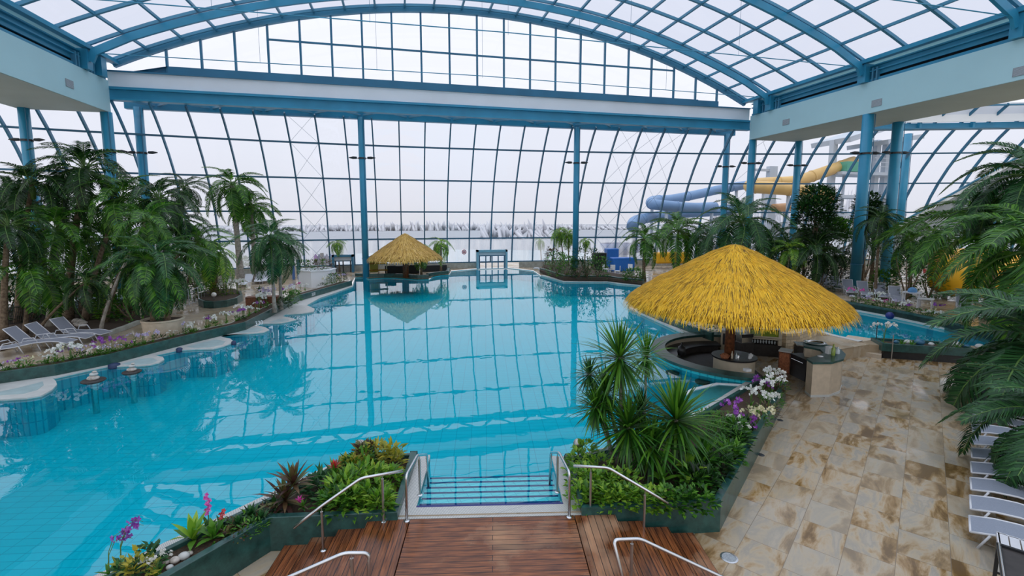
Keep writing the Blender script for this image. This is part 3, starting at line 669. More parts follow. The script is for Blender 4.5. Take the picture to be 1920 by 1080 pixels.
# closed sides and back of the hall, out of frame
# ---------------------------------------------------------------- columns
def column(x, y, z0, z1, r, label, lights=True, lz=None, lamp_label=None):
    t = thing('steel_column', (x, y, z0), 0, label, 'column', 'tall round blue steel columns')
    MB().tube([(0, 0, 0), (0, 0, z1-z0)], r, 20).build('shaft', 'blue_steel', t, True)
    MB().lathe([(r+.03, 1.9), (r+.03, 2.0)], 0, 0, 20).build('collar', 'blue_mullion', t)
    m = MB(); m.tube([(r*.75, -r*.85, 2), (r*.75, -r*.85, z1-z0)], .03, 6); m.build('conduit', 'blue_mullion', t)
    if lz:
        f = thing('floodlight_pair', (x, y, lz), -YAW*.6, lamp_label, 'floodlight', 'slim dark floodlight pairs on the blue columns')
        for s in (-1, 1):
            MB().tube([(s*r, 0, 0), (s*(r+.2), 0, .03)], .03, 6).build('arm', 'black', f)
            m = MB(); b = r+.2
            pr = [(b, .11), (b+.35, .13), (b+.75, .03)]
            m.tube([(s*q, 0, .06) for q, _ in pr], [w for _, w in pr], 8); m.build('lamp_head', 'dark_gap', f, True)
        MB().lathe([(r+.04, -.08), (r+.04, .08)], 0, 0, 16).build('bracket', 'black', f)
cols = [((683, 521), 0, None, .31, 15.5, (679, 297), 'blue column rising from the pool edge near the far thatched hut'),
        ((1078, 508), .4, None, .31, 15.5, (1081, 306), 'blue column rising from shrubs in the island planter')]
for (bx, by), z0, _, r, z1, lp, lb in cols:
    P = at(bx, by, z0); L_ = atY(*lp, 49.3); X = P.x; column(atY(*lp, 49.3).x, 49.3, 0 if z0 == 0 else .1, z1, r, lb, True, L_.z, 'dark twin floodlight on the ' + lb.split(' near')[0].split(' in the')[0])
for px, Yc, r, z0, z1, lpy, lb in ((262, 49.3, .36, .1, 15.5, 287, 'blue column behind the left palms'), (1364, 49.3, .31, .1, 15.5, 313, 'blue column just left of the aqua beam corner')):
    P = atY(px, 240, Yc); column(P.x, Yc, z0, z1, r, lb, True, atY(px, lpy, Yc).z, 'dark twin floodlight on the ' + lb.split(', ')[0])
for X, Y, r, lpx, lb in ((XL-.3, 46.4, .40, 288, 'blue column under the left aqua beam end, amid palm fronds'), (XR+.35, 46.4, .36, 309, 'blue column carrying the far end of the right aqua beam'),
                         (XR+.35, 33.0, .42, 291, 'thick blue column standing behind the thatched bar roof'), (XL-.3, 33.0, .42, None, 'blue column nearest the left photo edge'),
                         (XR+6.0, 46.0, .34, 313, 'blue column under the outer beam edge'), (XR+6.0, 35.0, .42, 290, 'thick blue column before its twin, right of the thick bar column')):
    if X < -20 and Y < 40: 
        r = .36; X, Y = -28.1, 46.0; lpx = 267; lb = 'blue column nearest the left photo edge'
    column(X, Y, .1, 14.44, r, lb, True, CAM_H + (408-lpx)/900*depth((X, Y, CAM_H)), 'dark twin floodlight on the ' + lb.split(', ')[0])
P = atY(1704, 240, 44); column(P.x, 44, .1, 15.4, .36, 'rear blue column touching its twin behind the tall palms')

# far doors
def door(name, pa, pb, ztop, Y, n, mt='blue_steel'):
    t = link(name, None); tag(t, kind='structure')
    x0, x1 = pa, pb
    m = MB(); w = .22
    m.box(x0, x0+w, Y-.5, Y+.3, .1, ztop); m.box(x1-w, x1, Y-.5, Y+.3, .1, ztop); m.box(x0, x1, Y-.5, Y+.3, ztop-w, ztop); m.build('portal', 'portal_blue' if mt != 'dark' else 'blue_mullion', t)
    m = MB(); m.box(x0+w, x1-w, Y-.3, Y, ztop-.62, ztop-w); m.build('header', 'haze_grey', t)
    for k in range(n+1):
        x = x0+w+.12+(x1-x0-2*w-.24)*k/n; MB().box(x-.06, x+.06, Y-.3, Y-.2, .1, ztop-.62).build('frame_post', 'black' if mt == 'dark' else 'slate_mullion', t)
    MB().box(x0+w, x1-w, Y-.28, Y-.22, ztop-.72, ztop-.62).build('frame_head', 'slate_mullion', t)
    m = MB(); m.quad((x0+w, Y-.25, .1), (x1-w, Y-.25, .1), (x1-w, Y-.25, ztop-.62), (x0+w, Y-.25, ztop-.62)); m.build('glass', 'clear_glass', t)
a = atY(893, 480, 55.0); b = atY(950, 480, 55.0); door('door_1', a.x, b.x, 2.25, 55.0, 4)
a = atY(624, 480, 55.0); b = atY(664, 480, 55.0); door('door_2', a.x, b.x, 2.0, 54.6, 2, 'dark')
P = atY(871, 473, 54.6)
sg = thing('round_sign', (P.x, 54.95, P.z), 0, 'small round red and white prohibition sign on the glass beside the far door', 'sign')
m = MB(); m.tube([(0, 0, 0), (0, .02, 0)], .27, 24); m.build('disc', 'red', sg)
m = MB(); m.tube([(0, -.005, 0), (0, .0, 0)], .20, 24); m.build('face', 'white_paper', sg)
m = MB(); m.box(-.14, .14, -.012, -.006, -.06, .06); m.build('symbol', 'red', sg)
m = MB(); m.tube([(0, .02, 0), (0, .5, 0)], .02, 6); m.build('fixing', 'steel', sg)

# ================================================================ BUILDERS FOR PLANTS
def frond_mesh(name, L, rise, droop, nl, ll, lw, hang, mt, seed, fold=.25, terminal=True):
    rnd = random.Random(seed); m = MB(); pts = []
    K = 12
    for i in range(K+1):
        s = i/K; pts.append(Vector((L*(s-.12*s*s*abs(droop)), .03*L*math.sin(s*2.5+seed), L*(rise*s-droop*s*s))))
    def P(s):
        f = max(0, min(K-1e-6, s*K)); i = int(f); return pts[i].lerp(pts[i+1], f-i)
    m.mi = 1; m.tube([pts[i] for i in range(0, K+1, 2)], [.022*L/2.5*(1-.85*i/6)+.003 for i in range(7)], 5, False)
    m.mi = 0
    for i in range(nl):
        s = .16+.84*(i+.5)/nl; p = P(s); t = (P(min(1, s+.03))-P(max(0, s-.03))).normalized()
        up = Vector((0, 0, 1)); side = t.cross(up).normalized()
        env = math.sin(PI*min(1, s*.80+.17))**.55
        for sd in (-1, 1):
            l_ = ll*env*rnd.uniform(.85, 1.1); fw_ = .55+.5*s+rnd.uniform(-.12, .12)
            d = (side*sd + t*fw_ + up*(fold+rnd.uniform(-.12, .12))).normalized()
            q1 = p+d*l_*.45; d2 = (d - up*hang*rnd.uniform(.6, 1.3)).normalized(); q2 = q1+d2*l_*.55
            w = (t - d*t.dot(d)).normalized()*lw*.5
            m.v += [tuple(p-w*.4), tuple(p+w*.4), tuple(q1+w), tuple(q1-w), tuple(q2)]
            b = len(m.v)-5; m.f.append((b, b+1, b+2, b+3)); m.f.append((b+3, b+2, b+4)); m.m += [0, 0]
    return m.mesh(name, [mt, 'crownshaft'])
FR = {}
def fronds(kind):
    if kind in FR: return FR[kind]
    spec = {'dark': ('leaf_dark', .55, .80, 42, .25, .021, .8), 'mid': ('leaf_mid', .55, .78, 40, .26, .023, .75), 'bright': ('leaf_bright', .55, .85, 30, .28, .03, .8),
            'blue': ('leaf_blue', .52, .80, 50, .25, .017, .75), 'small': ('leaf_bright', .6, 1.2, 18, .32, .05, .8), 'near': ('leaf_blue', .50, .72, 66, .27, .018, .7), 'neardark': ('leaf_mid', .50, .78, 64, .27, .018, .75)}[kind]
    mt, rise, droop, nl, ll, lw, hang = spec
    FR[kind] = [frond_mesh('frond_'+kind, 1.0, rise*(1+.15*k), droop*(1+.12*k), nl, ll, lw, hang, mt, 10+k) for k in range(4)]
    return FR[kind]
def crown(parent, c, L, n, kind, seed, low=-25, high=78, zs=1):
    rnd = random.Random(seed); F_ = fronds(kind); out = []
    for i in range(n):
        f = (i+.5)/n; el = high-(high-low)*f**.85+rnd.uniform(-7, 7); az = i*2.39996+rnd.uniform(-.25, .25)+seed
        sc = L*rnd.uniform(.85, 1.1)*(.8+.2*f)
        o = link('frond', F_[rnd.randrange(4)], parent, c, (rnd.uniform(-.3, .3), -R(el)+R(22), az), (sc, sc, sc)); out.append(o)
    return out
def trunk_mesh(h, lean, r0, r1, mt, shaft=True, ring=.25):
    m = MB(); pts, rr = [], []; K = max(6, int(h/.5))
    for i in range(K+1):
        s = i/K; pts.append((lean[0]*s**1.3, lean[1]*s**1.3, h*s)); rr.append((r0+(r1-r0)*s+r0*.5*math.exp(-s*9))*(1+.05*(i % 2)))
    m.tube(pts, rr, 10)
    return m.mesh('trunk', mt, True)
def palm(x, y, z0, cx, cy, cz, L, n, kind, label, r=.10, bark='bark', seed=None, group=None, low=-25, high=78, name='palm_tree', shaft=True, cat='palm tree'):
    seed = seed if seed is not None else int(abs(x*13+y*7+cz*3)*10) % 997
    t = thing(name, (x, y, z0), 0, label, cat, group); h = cz-z0
    link('trunk', trunk_mesh(h, (cx-x, cy-y), r, r*.62, bark), t)
    c = Vector((cx-x, cy-y, h))
    if shaft: MB().tube([(c.x, c.y, c.z-.55*L/2), (c.x, c.y, c.z-.2*L/2), (c.x, c.y, c.z+.08)], [r*.66, r*.95, r*.3], 8).build('crownshaft', 'crownshaft', t, True)
    crown(t, c, L, int(n*1.35) if L > 1.5 else n, kind, seed, low, high); return t
def palm_px(crown_px, rad_px, base_px, zb, n, kind, label, r=.10, Y=None, **k):
    B = at(base_px[0], base_px[1], zb) if Y is None else atY(base_px[0], 420, Y); B.z = zb
    c = atY(crown_px[0], crown_px[1], B.y); L = rad_px/900*depth(c)
    return palm(B.x, B.y, zb, c.x, c.y, c.z, L, n, kind, label, r, **k)
def leaf(m, p, d, l_, w, rnd, sag=.4):
    up = Vector((0, 0, 1)); s = d.cross(up)
    if s.length < .1: s = Vector((1, 0, 0))
    s = s.normalized()*w*.5; q1 = p+d*l_*.5; d2 = (d-up*sag).normalized(); q2 = q1+d2*l_*.5
    b = len(m.v); m.v += [tuple(p), tuple(q1+s), tuple(q1-s), tuple(q2)]
    m.f.append((b, b+2, b+3)); m.f.append((b, b+3, b+1)); m.m += [m.mi, m.mi]
def bush_mesh(rx, ry, h, n, l_, w, mt, seed, shell=.55, up=.5):
    rnd = random.Random(seed); m = MB()
    for i in range(n):
        a = rnd.uniform(0, 2*PI); zc = rnd.random(); rr = math.sqrt(max(0, 1-(zc-.25)**2*1.3))*(shell+(1-shell)*rnd.random())
        d = Vector((math.cos(a)*rr, math.sin(a)*rr, zc)); bump = 1+.18*math.sin(a*3+seed)*math.cos(zc*5)
        p = Vector((d.x*rx*bump, d.y*ry*bump, zc*h*bump))
        q = Vector((d.x+rnd.uniform(-.6, .6), d.y+rnd.uniform(-.6, .6), zc*.6+rnd.uniform(-.4, .6)*up+.1)).normalized()
        leaf(m, p, q, l_*rnd.uniform(.6, 1.2), w*rnd.uniform(.7, 1.2), rnd)
    return m.mesh('foliage', mt)
def bush(name, x, y, z, rx, ry, h, n, l_, w, mt, label, cat='shrub', seed=1, group=None, stem=True, **k):
    t = thing(name, (x, y, z), 0, label, cat, group); link('foliage', bush_mesh(rx, ry, h, n, l_, w, mt, seed, **k), t)
    if stem:
        m = MB()
        for j in range(4):
            a = j*1.6+seed; m.tube([(0, 0, 0), (rx*.3*math.cos(a), ry*.3*math.sin(a), h*.35), (rx*.55*math.cos(a), ry*.55*math.sin(a), h*.7)], [.02+.03*rx, .015+.02*rx, .01], 6)
        m.build('stem', 'bark', t)
    return t
def sword_mesh(n, L, w, mt, seed, low=-60, high=85, sag=.5, K=4):
    rnd = random.Random(seed); m = MB(); up = Vector((0, 0, 1))
    for i in range(n):
        f = (i+.5)/n; el = R(high-(high-low)*f**.9+rnd.uniform(-6, 6)); az = i*2.39996+rnd.uniform(-.2, .2)
        d = Vector((math.cos(el)*math.cos(az), math.cos(el)*math.sin(az), math.sin(el))); s = d.cross(up)
        s = (s if s.length > .05 else Vector((1, 0, 0))).normalized(); l_ = L*rnd.uniform(.8, 1.1)*(.75+.25*math.sin(PI*f)); p = Vector((0, 0, -.12*L*f)); b = len(m.v)
        for k in range(K+1):
            t = k/K; ww = w*(1-t**2.2)*(.55+.9*t if t < .5 else 1.0)*.5+.001; dn = s.cross(d)*(.25*ww)
            m.v += [tuple(p-s*ww+dn), tuple(p+s*ww+dn)]
            p = p+d*(l_/K); d = (d-up*(sag/K)*(math.cos(el)*.9+.1)*(.4+1.6*t)).normalized()
        for k in range(K): m.f.append((b+2*k, b+2*k+1, b+2*k+3, b+2*k+2)); m.m.append(0)
    return m.mesh('leaves', mt)
def blossom(m, c, nrm, r, rnd):
    nrm = nrm.normalized(); a = nrm.cross(Vector((0, 0, 1))); a = (a if a.length > .1 else Vector((1, 0, 0))).normalized(); b_ = nrm.cross(a)
    for k in range(5):
        th = k*2*PI/5+.3; u = a*math.cos(th)+b_*math.sin(th); v = nrm.cross(u); b = len(m.v)
        m.v += [tuple(c), tuple(c+u*r*.55+v*r*.36+nrm*r*.12), tuple(c+u*r+nrm*r*.05), tuple(c+u*r*.55-v*r*.36+nrm*r*.12)]
        m.f.append((b, b+1, b+2, b+3)); m.m.append(0)
OR = {}
def orchid_meshes(col, k, dense):
    key = (col, k, dense)
    if key in OR: return OR[key]
    rnd = random.Random(k*31+len(col)); st_, fl = MB(), MB(); H = 1.0
    for s in range(2 if not dense else 4):
        a = rnd.uniform(0, 2*PI); tp = Vector((math.cos(a)*.16, math.sin(a)*.16, H*rnd.uniform(.72, .9))); P0 = [Vector((0, 0, 0)), Vector((tp.x*.2, tp.y*.2, tp.z*.6)), tp, tp+Vector((math.cos(a)*.18, math.sin(a)*.18, .05)), tp+Vector((math.cos(a)*.33, math.sin(a)*.33, -.08))]
        st_.tube(P0, [.012, .01, .008, .006, .004], 5)
        for j in range(9 if dense else 7):
            f = j/8; q = P0[2].lerp(P0[3], f*2) if f < .5 else P0[3].lerp(P0[4], f*2-1)
            q = q+Vector((rnd.uniform(-.05, .05), rnd.uniform(-.05, .05), rnd.uniform(-.09, .03)))
            blossom(fl, q, Vector((rnd.uniform(-.9, .9), rnd.uniform(-1.2, .1), rnd.uniform(-.1, .6))), .075, rnd)
    lf = sword_mesh(8, .30, .07, 'leaf_mid', k+3, low=10, high=65, sag=.7)
    OR[key] = (st_.mesh('stem', 'crownshaft'), fl.mesh('flower_spray', 'petal_'+col), lf); return OR[key]
def orchid(x, y, z, h, col, label, seed, dense=False, group='orchids in the borders', rz=None):
    a, b, c = orchid_meshes(col, seed % 4, dense); rz = seed*1.7 if rz is None else rz
    t = thing('orchid', (x, y, z), rz, label, 'orchid', group); w = max(h, .45)
    link('stem', a, t, scale=(w, w, h)); link('flower_spray', b, t, scale=(w, w, h)); link('leaves', c, t, scale=(.8, .8, .8)); return t

# ================================================================ LEFT GROVE
GL = 'tall palms of the left grove'
Lp = [ # crown px, radius px, base px, n, kind, trunk r, label
 ((160, 318), 118, (128, 600), 17, 'dark', .20, 'tallest dark palm of the left grove, feathered crown topping the others'),
 ((60, 345), 105, (35, 606), 15, 'dark', .16, 'dark palm crown between the two leftmost blue columns'),
 ((228, 372), 100, (160, 602), 16, 'mid', .14, 'green palm whose fresh fronds cross the blue column under the aqua beam'),
 ((300, 372), 95, (196, 606), 15, 'dark', .14, 'dark palm in front of the second blue column of the left grove'),
 ((15, 425), 100, (8, 640), 16, 'dark', .15, 'dark palm cut by the left photo edge, above the nearest left lounger'),
 ((105, 430), 105, (100, 612), 16, 'mid', .24, 'palm with the thickest pale grey trunk, right behind the loungers'),
 ((200, 452), 95, (152, 590), 15, 'mid', .15, 'palm with drooping broad green crown behind the third lounger'),
 ((60, 505), 110, (48, 628), 15, 'mid', .10, 'low palm hanging over the nearest left lounger'),
 ((160, 530), 70, (66, 632), 12, 'dark', .07, 'slim leaning palm between the first two loungers'),
 ((330, 420), 85, (240, 588), 15, 'dark', .12, 'dark palm behind the potted twin palm'),
 ((372, 452), 80, (215, 596), 14, 'mid', .11, 'leaning palm with a crown right of the potted palm'),
 ((275, 415), 85, (188, 628), 14, 'mid', .07, 'thin pale stemmed palm beside the third lounger'),
 ((395, 478), 75, (404, 560), 14, 'bright', .28, 'short bushy palm growing in the curved planter'),
 ((120, 378), 95, (100, 575), 14, 'dark', .14, 'dark palm at the back of the left grove'),
 ((345, 352), 60, (330, 545), 13, 'dark', .12, 'slim dark palm beside the two pale royal palms'),
 ((20, 300+70), 80, (-20, 590), 14, 'dark', .14, 'dark palm at the far left photo edge'),
 ((250, 470), 80, (262, 575), 13, 'dark', .10, 'shaded palm low behind the potted twin palm'),
]
for i, (c, rp, b, n_, kd, r_, lb) in enumerate(Lp):
    palm_px(c, rp, b, .1, n_, kd, lb, r_, group=GL, seed=i*5+3, low=-42, high=82, bark='pale_bark' if 'pale' in lb else 'bark')
palm_px((436, 348), 80, (452, 532), .1, 16, 'mid', 'slender royal palm with swollen pale trunk, left of two', .26, group=GL, seed=4, low=-50, bark='pale_bark')
palm_px((470, 385), 72, (480, 528), .1, 15, 'mid', 'slender royal palm with swollen pale trunk, right of two', .22, group=GL, seed=9, low=-50, bark='pale_bark')
# twin palm by the water
palm_px((508, 448), 88, (515, 586), .3, 16, 'blue', 'drooping palm at the water edge, left stem of a pair', .10, seed=12, low=-48, bark='pale_bark', group='twin palm at the water edge')
palm_px((524, 462), 72, (527, 580), .3, 13, 'blue', 'drooping palm at the water edge, right stem of a pair', .10, seed=15, low=-48, bark='pale_bark', group='twin palm at the water edge')
# potted twin palm
pc = at(309, 639, .1); rp_ = 33/900*depth(pc)
t = thing('planter_pot', (pc.x, pc.y, .1), 0, 'large round beige concrete pot holding the twin palm', 'pot')
MB().lathe([(rp_*.86, 0), (rp_*.9, .05), (rp_, 1.02), (rp_+.04, 1.04), (rp_+.04, 1.1), (rp_-.06, 1.1), (rp_-.08, .98)], 0, 0, 32).build('pot', 'beige_tile', t, 'auto')
m = MB(); m.lathe([(rp_-.05, 1.0), (0, 1.02)], 0, 0, 24); m.build('soil', 'soil', t)
for dx, cpx, rpx, lb, sd in ((-.42, (279, 505), 100, 'bright green potted palm, left stem in the beige pot', 21), (.22, (294, 490), 112, 'bright green potted palm, right stem in the beige pot', 26)):
    c = atY(*cpx, pc.y); palm(pc.x+dx, pc.y, .9, c.x, c.y, c.z, rpx/900*depth(c), 17, 'blue' if dx > 0 else 'mid', lb, .10, 'bark', sd, 'potted twin palm', low=-45)
# undergrowth in the grove
for i, (px, py, w_, h_, mt, lb) in enumerate([(60, 600, 1.8, 1.6, 'leaf_dark', 'dark shrub behind the first lounger'), (112, 590, 2.0, 2.2, 'leaf_dark', 'dark shrub between palm trunks of the grove'), (165, 590, 1.8, 1.5, 'leaf_dark', 'dark undergrowth shrub left of the stone pile'),
        (245, 600, 2.2, 1.6, 'leaf_mid', 'leafy green shrub left of the potted palm'), (200, 598, .8, 1.6, 'leaf_bright', 'narrow light green shrub with an orange bloom'), (225, 585, 2.4, 2.6, 'leaf_dark', 'big dark shrub behind the leafy green one'),
        (290, 570, 2.0, 2.2, 'leaf_dark', 'dark shrub behind the white fence'), (10, 600, 2.0, 2.4, 'leaf_dark', 'dark shrub at the left photo edge'), (345, 560, 2.2, 3.0, 'leaf_mid', 'green shrub beside the curved planter'), (368, 545, 2.6, 3.4, 'leaf_dark', 'dark shrub behind the curved planter'), (325, 560, 2.4, 3.0, 'leaf_dark', 'dark shrub behind the wire fence'),
        (140, 575, 2.6, 3.2, 'leaf_dark', 'tall dark shrub deep in the grove'), (40, 575, 2.6, 3.4, 'leaf_dark', 'tall dark shrub under the left blue column'), (405, 545, 1.7, 2.2, 'leaf_mid', 'dense green shrub under the short bushy palm'), (470, 510, 1.5, 1.6, 'leaf_mid', 'green hedge shrub before the cream kiosk')]):
    B = at(px, py, .1); bush('shrub', B.x, B.y, .1, w_*.6, w_*.6, h_, 420, .38, .13, mt, lb, seed=i+1, group='undergrowth of the left grove')
# ---------------------------------------------------------------- orchids along the left wall
rimtop = [(0, 698), (104, 680), (208, 663), (340, 629.6), (461, 599), (570, 547), (660, 523)]
Z4 = [(70, 560, 'purple'), (20, 575, 'pale'), (140, 560, 'white'), (195, 520, 'purple'), (255, 525, 'cream'), (385, 505, 'white'), (425, 515, 'white'), (410, 545, 'white'), (480, 455, 'white'), (520, 470, 'purple'), (545, 432, 'white'), (605, 440, 'cream'), (655, 388, 'white'), (672, 430, 'white'), (710, 445, 'purple'), (750, 420, 'white'), (798, 432, 'pale'), (850, 408, 'white'), (872, 440, 'white'), (900, 400, 'purple'), (925, 378, 'purple'), (962, 342, 'purple'), (1000, 375, 'purple'), (942, 430, 'white'), (985, 425, 'pale'), (1050, 402, 'white'), (1085, 342, 'purple'), (1125, 335, 'purple'), (1100, 410, 'pale'), (1210, 325, 'purple'), (1222, 385, 'purple'), (1275, 395, 'cream'), (1290, 308, 'pale'), (1345, 392, 'cream'), (1340, 320, 'pale'), (1375, 318, 'white'), (1415, 290, 'pale'), (1590, 300, 'white'), (1625, 315, 'white'), (1710, 205, 'pale'), (1760, 245, 'white'), (1800, 218, 'white'), (1805, 278, 'cream'), (1900, 165, 'purple')]
Z5 = [(190, 560, 'white'), (150, 600, 'white'), (305, 512, 'purple'), (345, 510, 'white'), (385, 487, 'white'), (505, 460, 'white'), (525, 450, 'white'), (590, 435, 'purple'), (620, 428, 'purple'), (650, 420, 'purple'), (680, 415, 'purple'), (640, 460, 'white'), (690, 375, 'white'), (735, 400, 'white'), (760, 395, 'white'), (785, 410, 'white'), (808, 420, 'white'), (820, 352, 'purple'), (862, 348, 'white'), (905, 345, 'purple'), (1010, 215, 'pale'), (1095, 212, 'purple'), (1130, 200, 'white'), (1165, 192, 'white'), (1200, 178, 'pale'), (1245, 156, 'magenta'), (1300, 175, 'white'), (950, 190, 'pale'), (840, 248, 'white')]
Z6 = [(1500, 110, 'cream'), (1530, 85, 'white'), (1560, 75, 'pale'), (1590, 62, 'pale'), (1620, 55, 'magenta'), (1650, 70, 'pale'), (1690, 62, 'purple'), (1575, 100, 'white')]
ol = [(x/4.8, 560+y/4.8, c) for x, y, c in Z4] + [(340+x/5.4, 500+y/5.4, c) for x, y, c in Z5+Z6]
zone = lambda x: ('left of the first lounger feet' if x < 90 else 'below the grey loungers' if x < 180 else 'between loungers and big pot' if x < 262 else 'in front of the big round pot' if x < 330 else 'right of the big round pot' if x < 400 else 'above the depth mark' if x < 470 else 'left of the twin palm' if x < 520 else 'right of the twin palm' if x < 600 else 'near the white hexagonal tub')
cn = {'white': 'white', 'purple': 'purple', 'pale': 'pale lilac', 'cream': 'cream yellow', 'magenta': 'magenta'}
seq = {}
for i, (x, y, c) in enumerate(ol):
    yr = interp(x, rimtop); ofs = .42
    P = at(x, yr-1, .5); bi = min(range(len(wall_line)-1), key=lambda k: ((Vector(wall_line[k])+Vector(wall_line[k+1]))/2-Vector(P[:2])).length)
    d = (Vector(wall_line[bi+1])-Vector(wall_line[bi])).normalized(); q = Vector(P[:2])+Vector((-d.y, d.x))*(.28+.2*(i % 3)/2)
    h = atY(x, y, q.y).z-.44; h = max(.32, min(1.25, h+.08))
    big = c in ('white', 'pale') and i % 2 == 0
    k_ = (cn[c], zone(x)); seq[k_] = seq.get(k_, 0)+1
    lab = ['', 'second ', 'third ', 'fourth ', 'fifth ', 'sixth ', 'seventh ', 'eighth ', 'ninth ', 'tenth '][seq[k_]-1]
    orchid(q.x, q.y, .44, h, c, f'{lab}{cn[c]} orchid on the long border, {zone(x)}'.strip(), i, big)
for i in range(0, 26, 2):       # leafy filler between the orchids
    x = 12+i*25; yr = interp(x, rimtop); P = at(x, yr-1, .5); q = (P.x-.35, P.y+.1)
    bush('border_plant', q[0], q[1], .44, .32, .32, .18, 60, .16, .05, 'leaf_mid' if i % 3 else 'leaf_dark', f'low {"dark" if i % 3 == 0 else "green"} leafy plant of the long border, ' + ['first', 'second', 'third', 'fourth', 'fifth', 'sixth', 'seventh', 'eighth', 'ninth', 'tenth', 'eleventh', 'twelfth', 'thirteenth'][i//2] + (' pair from the photo edge, nearer one' if i % 2 == 0 else ' pair from the photo edge, farther one'), 'plant', seed=i % 5, group='low plants in the long orchid border', stem=False)

# ================================================================ LOUNGERS
def lounger_proto(sling, label, group, back=48, name='sun_lounger'):
    t = thing(name, (0, 0, 0), 0, label, 'sun lounger', group)
    def surf(x0, x1, z0, z1, th=.012): pass
    ba = R(back); bx, bz = -.45-math.cos(ba)*.78, .34+math.sin(ba)*.78
    prof = [(bx, bz), (-.45, .34), (.0, .32), (.55, .36), (.85, .33), (1.15, .25)]
    m = MB(); k = len(prof)
    for s in (-.29, .29):
        m.v += [(x, s, z+.006) for x, z in prof]+[(x, s, z-.006) for x, z in prof]
    for i in range(1, k-1):
        a, b, c, d = i, i+1, 2*k+i+1, 2*k+i
        m.f.append((a, b, c, d)); m.f.append((k+d, k+c, k+b, k+a)); m.m += [0, 0]
    m.build('seat_sling', sling, t)
    m = MB(); m.v += [(x, s, z) for s in (-.29, .29) for x, z in prof[:2]]+[(x+.012, s, z-.012) for s in (-.29, .29) for x, z in prof[:2]]
    m.f += [(0, 1, 3, 2), (6, 7, 5, 4)]; m.m += [0, 0]; m.build('backrest_sling', sling, t)
    MB().tube([(prof[0][0], -.31, prof[0][1]), (prof[1][0], -.31, prof[1][1])], .017, 8).tube([(prof[0][0], .31, prof[0][1]), (prof[1][0], .31, prof[1][1])], .017, 8).tube([(prof[0][0], -.31, prof[0][1]), (prof[0][0], .31, prof[0][1])], .017, 8).build('back_frame', 'white_metal', t, True)
    m = MB()
    for s in (-.31, .31): m.tube([(x, s, z) for x, z in prof[1:]], .02, 8)
    m.tube([(1.15, -.31, .25), (1.15, .31, .25)], .017, 8); m.tube([(-.45, -.31, .34), (-.45, .31, .34)], .017, 8); m.build('frame', 'white_metal', t, True)
    for s in (-.33, .33):
        MB().tube([(-.55, s, 0), (-.38, s, .34), (-.30, s, .52), (0.05, s, .54), (.16, s, .36)], .018, 8).build('armrest', 'white_metal', t, True)
        MB().tube([(.25, s, 0), (.12, s, .34)], .018, 8).build('leg', 'white_metal', t, True)
        MB().tube([(1.05, s, 0), (.92, s, .30)], .018, 8).build('leg', 'white_metal', t, True)
    return t
def place_lounger(proto, head_px, foot_px, z, lb, used=[]):
    A = at(*head_px, z+.35); B = at(*foot_px, z+.3); d = B-A; a = math.atan2(d.y, d.x); c = A+(Vector((math.cos(a), math.sin(a), 0)))*.45
    if proto.name not in used:
        used.append(proto.name); proto.location = (c.x, c.y, z); proto.rotation_euler = (0, 0, a); proto['label'] = lb; return proto
    return dup(proto, (c.x, c.y, z), a, lb)
lg = lounger_proto('grey_sling', 'x', 'grey loungers under the left palms')
for h_, f_, lb in (((52, 641), (103, 641), 'grey lounger with white frame, second from the left photo edge'), ((90, 632), (140, 632), 'grey lounger between its two neighbours under the palms'), ((133, 622), (172, 624), 'grey lounger farthest from the left photo edge, nearest the stones'), ((-8, 655), (22, 652), 'grey lounger cut by the left photo edge')):
    q = place_lounger(lg, h_, f_, .1, lb); q.scale = (1.12, 1.12, 1.12)
lp_ = lounger_proto('pale_sling', 'x', 'pale loungers on the far left promenade')
for h_, f_, lb in (((465, 527), (448, 535), 'pale lounger beside the round white planter flowers, far promenade'), ((487, 522), (478, 533), 'pale lounger left of a far row behind the palms'), ((497, 521), (490, 531), 'pale lounger in the middle of the far row'), ((507, 519), (505, 529), 'pale lounger right in the far row before the cream kiosk')):
    place_lounger(lp_, h_, f_, .1, lb)

# ================================================================ LEFT PROMENADE FURNITURE
def strip_px(top, zt_, w, z0, label, mt='green_stone'): return wall_strip([tuple(at(x, y, zt_)[:2]) for x, y in top], w, z0, zt_, label, mt)
L_ = [(372, 561), (381, 564.5), (400, 565.5), (425, 563), (445, 558), (455, 552), (452, 545)]
strip_px(L_, .55, .15, .1, 'low curved dark stone planter wall on the promenade behind the big pot')
soil_bed([tuple(at(x, y, .5)[:2]) for x, y in [(374, 560), (400, 563), (425, 561), (445, 556), (452, 548), (440, 540), (400, 540), (374, 548)]], .45, 'soil of the curved planter')
for i, (x, y, w_, h_, mt) in enumerate([(395, 555, .9, .7, 'leaf_mid'), (415, 553, .8, .8, 'leaf_yellow'), (435, 548, .9, 1.0, 'leaf_mid'), (385, 545, 1.2, 1.3, 'leaf_dark')]):
    P = at(x, y, .45); bush('border_plant', P.x, P.y, .45, w_, w_*.8, h_, 160, .22, .06, mt, ['low green plant at the tip of the curved planter', 'grassy yellow green plant in the curved planter', 'green plant below the white flowers of the curved planter', 'dark bushy plant at the back of the curved planter'][i], 'plant', i+2, stem=False)
for i, (x, y) in enumerate([(425, 528), (436, 533), (445, 530), (433, 540), (420, 537)]):
    P = at(x, 553-i, .45); orchid(P.x, P.y, .45, 1.15+.1*(i % 3), 'white', ['tall', 'full', 'small', 'low', 'leaning'][i]+' white orchid in the curved planter', 40+i, True)
def globe(px, py, zb, Y, r, label, post=True):
    P = atY(px, py, Y); t = thing('globe_lamp', (P.x, P.y, zb), 0, label, 'globe lamp')
    m = MB(); m.sphere((0, 0, P.z-zb), r, 14); m.build('globe', 'globe_white', t, True)
    if post: MB().tube([(0, 0, 0), (0, 0, P.z-zb-r*.9)], .03, 8).build('post', 'steel', t)
    return t
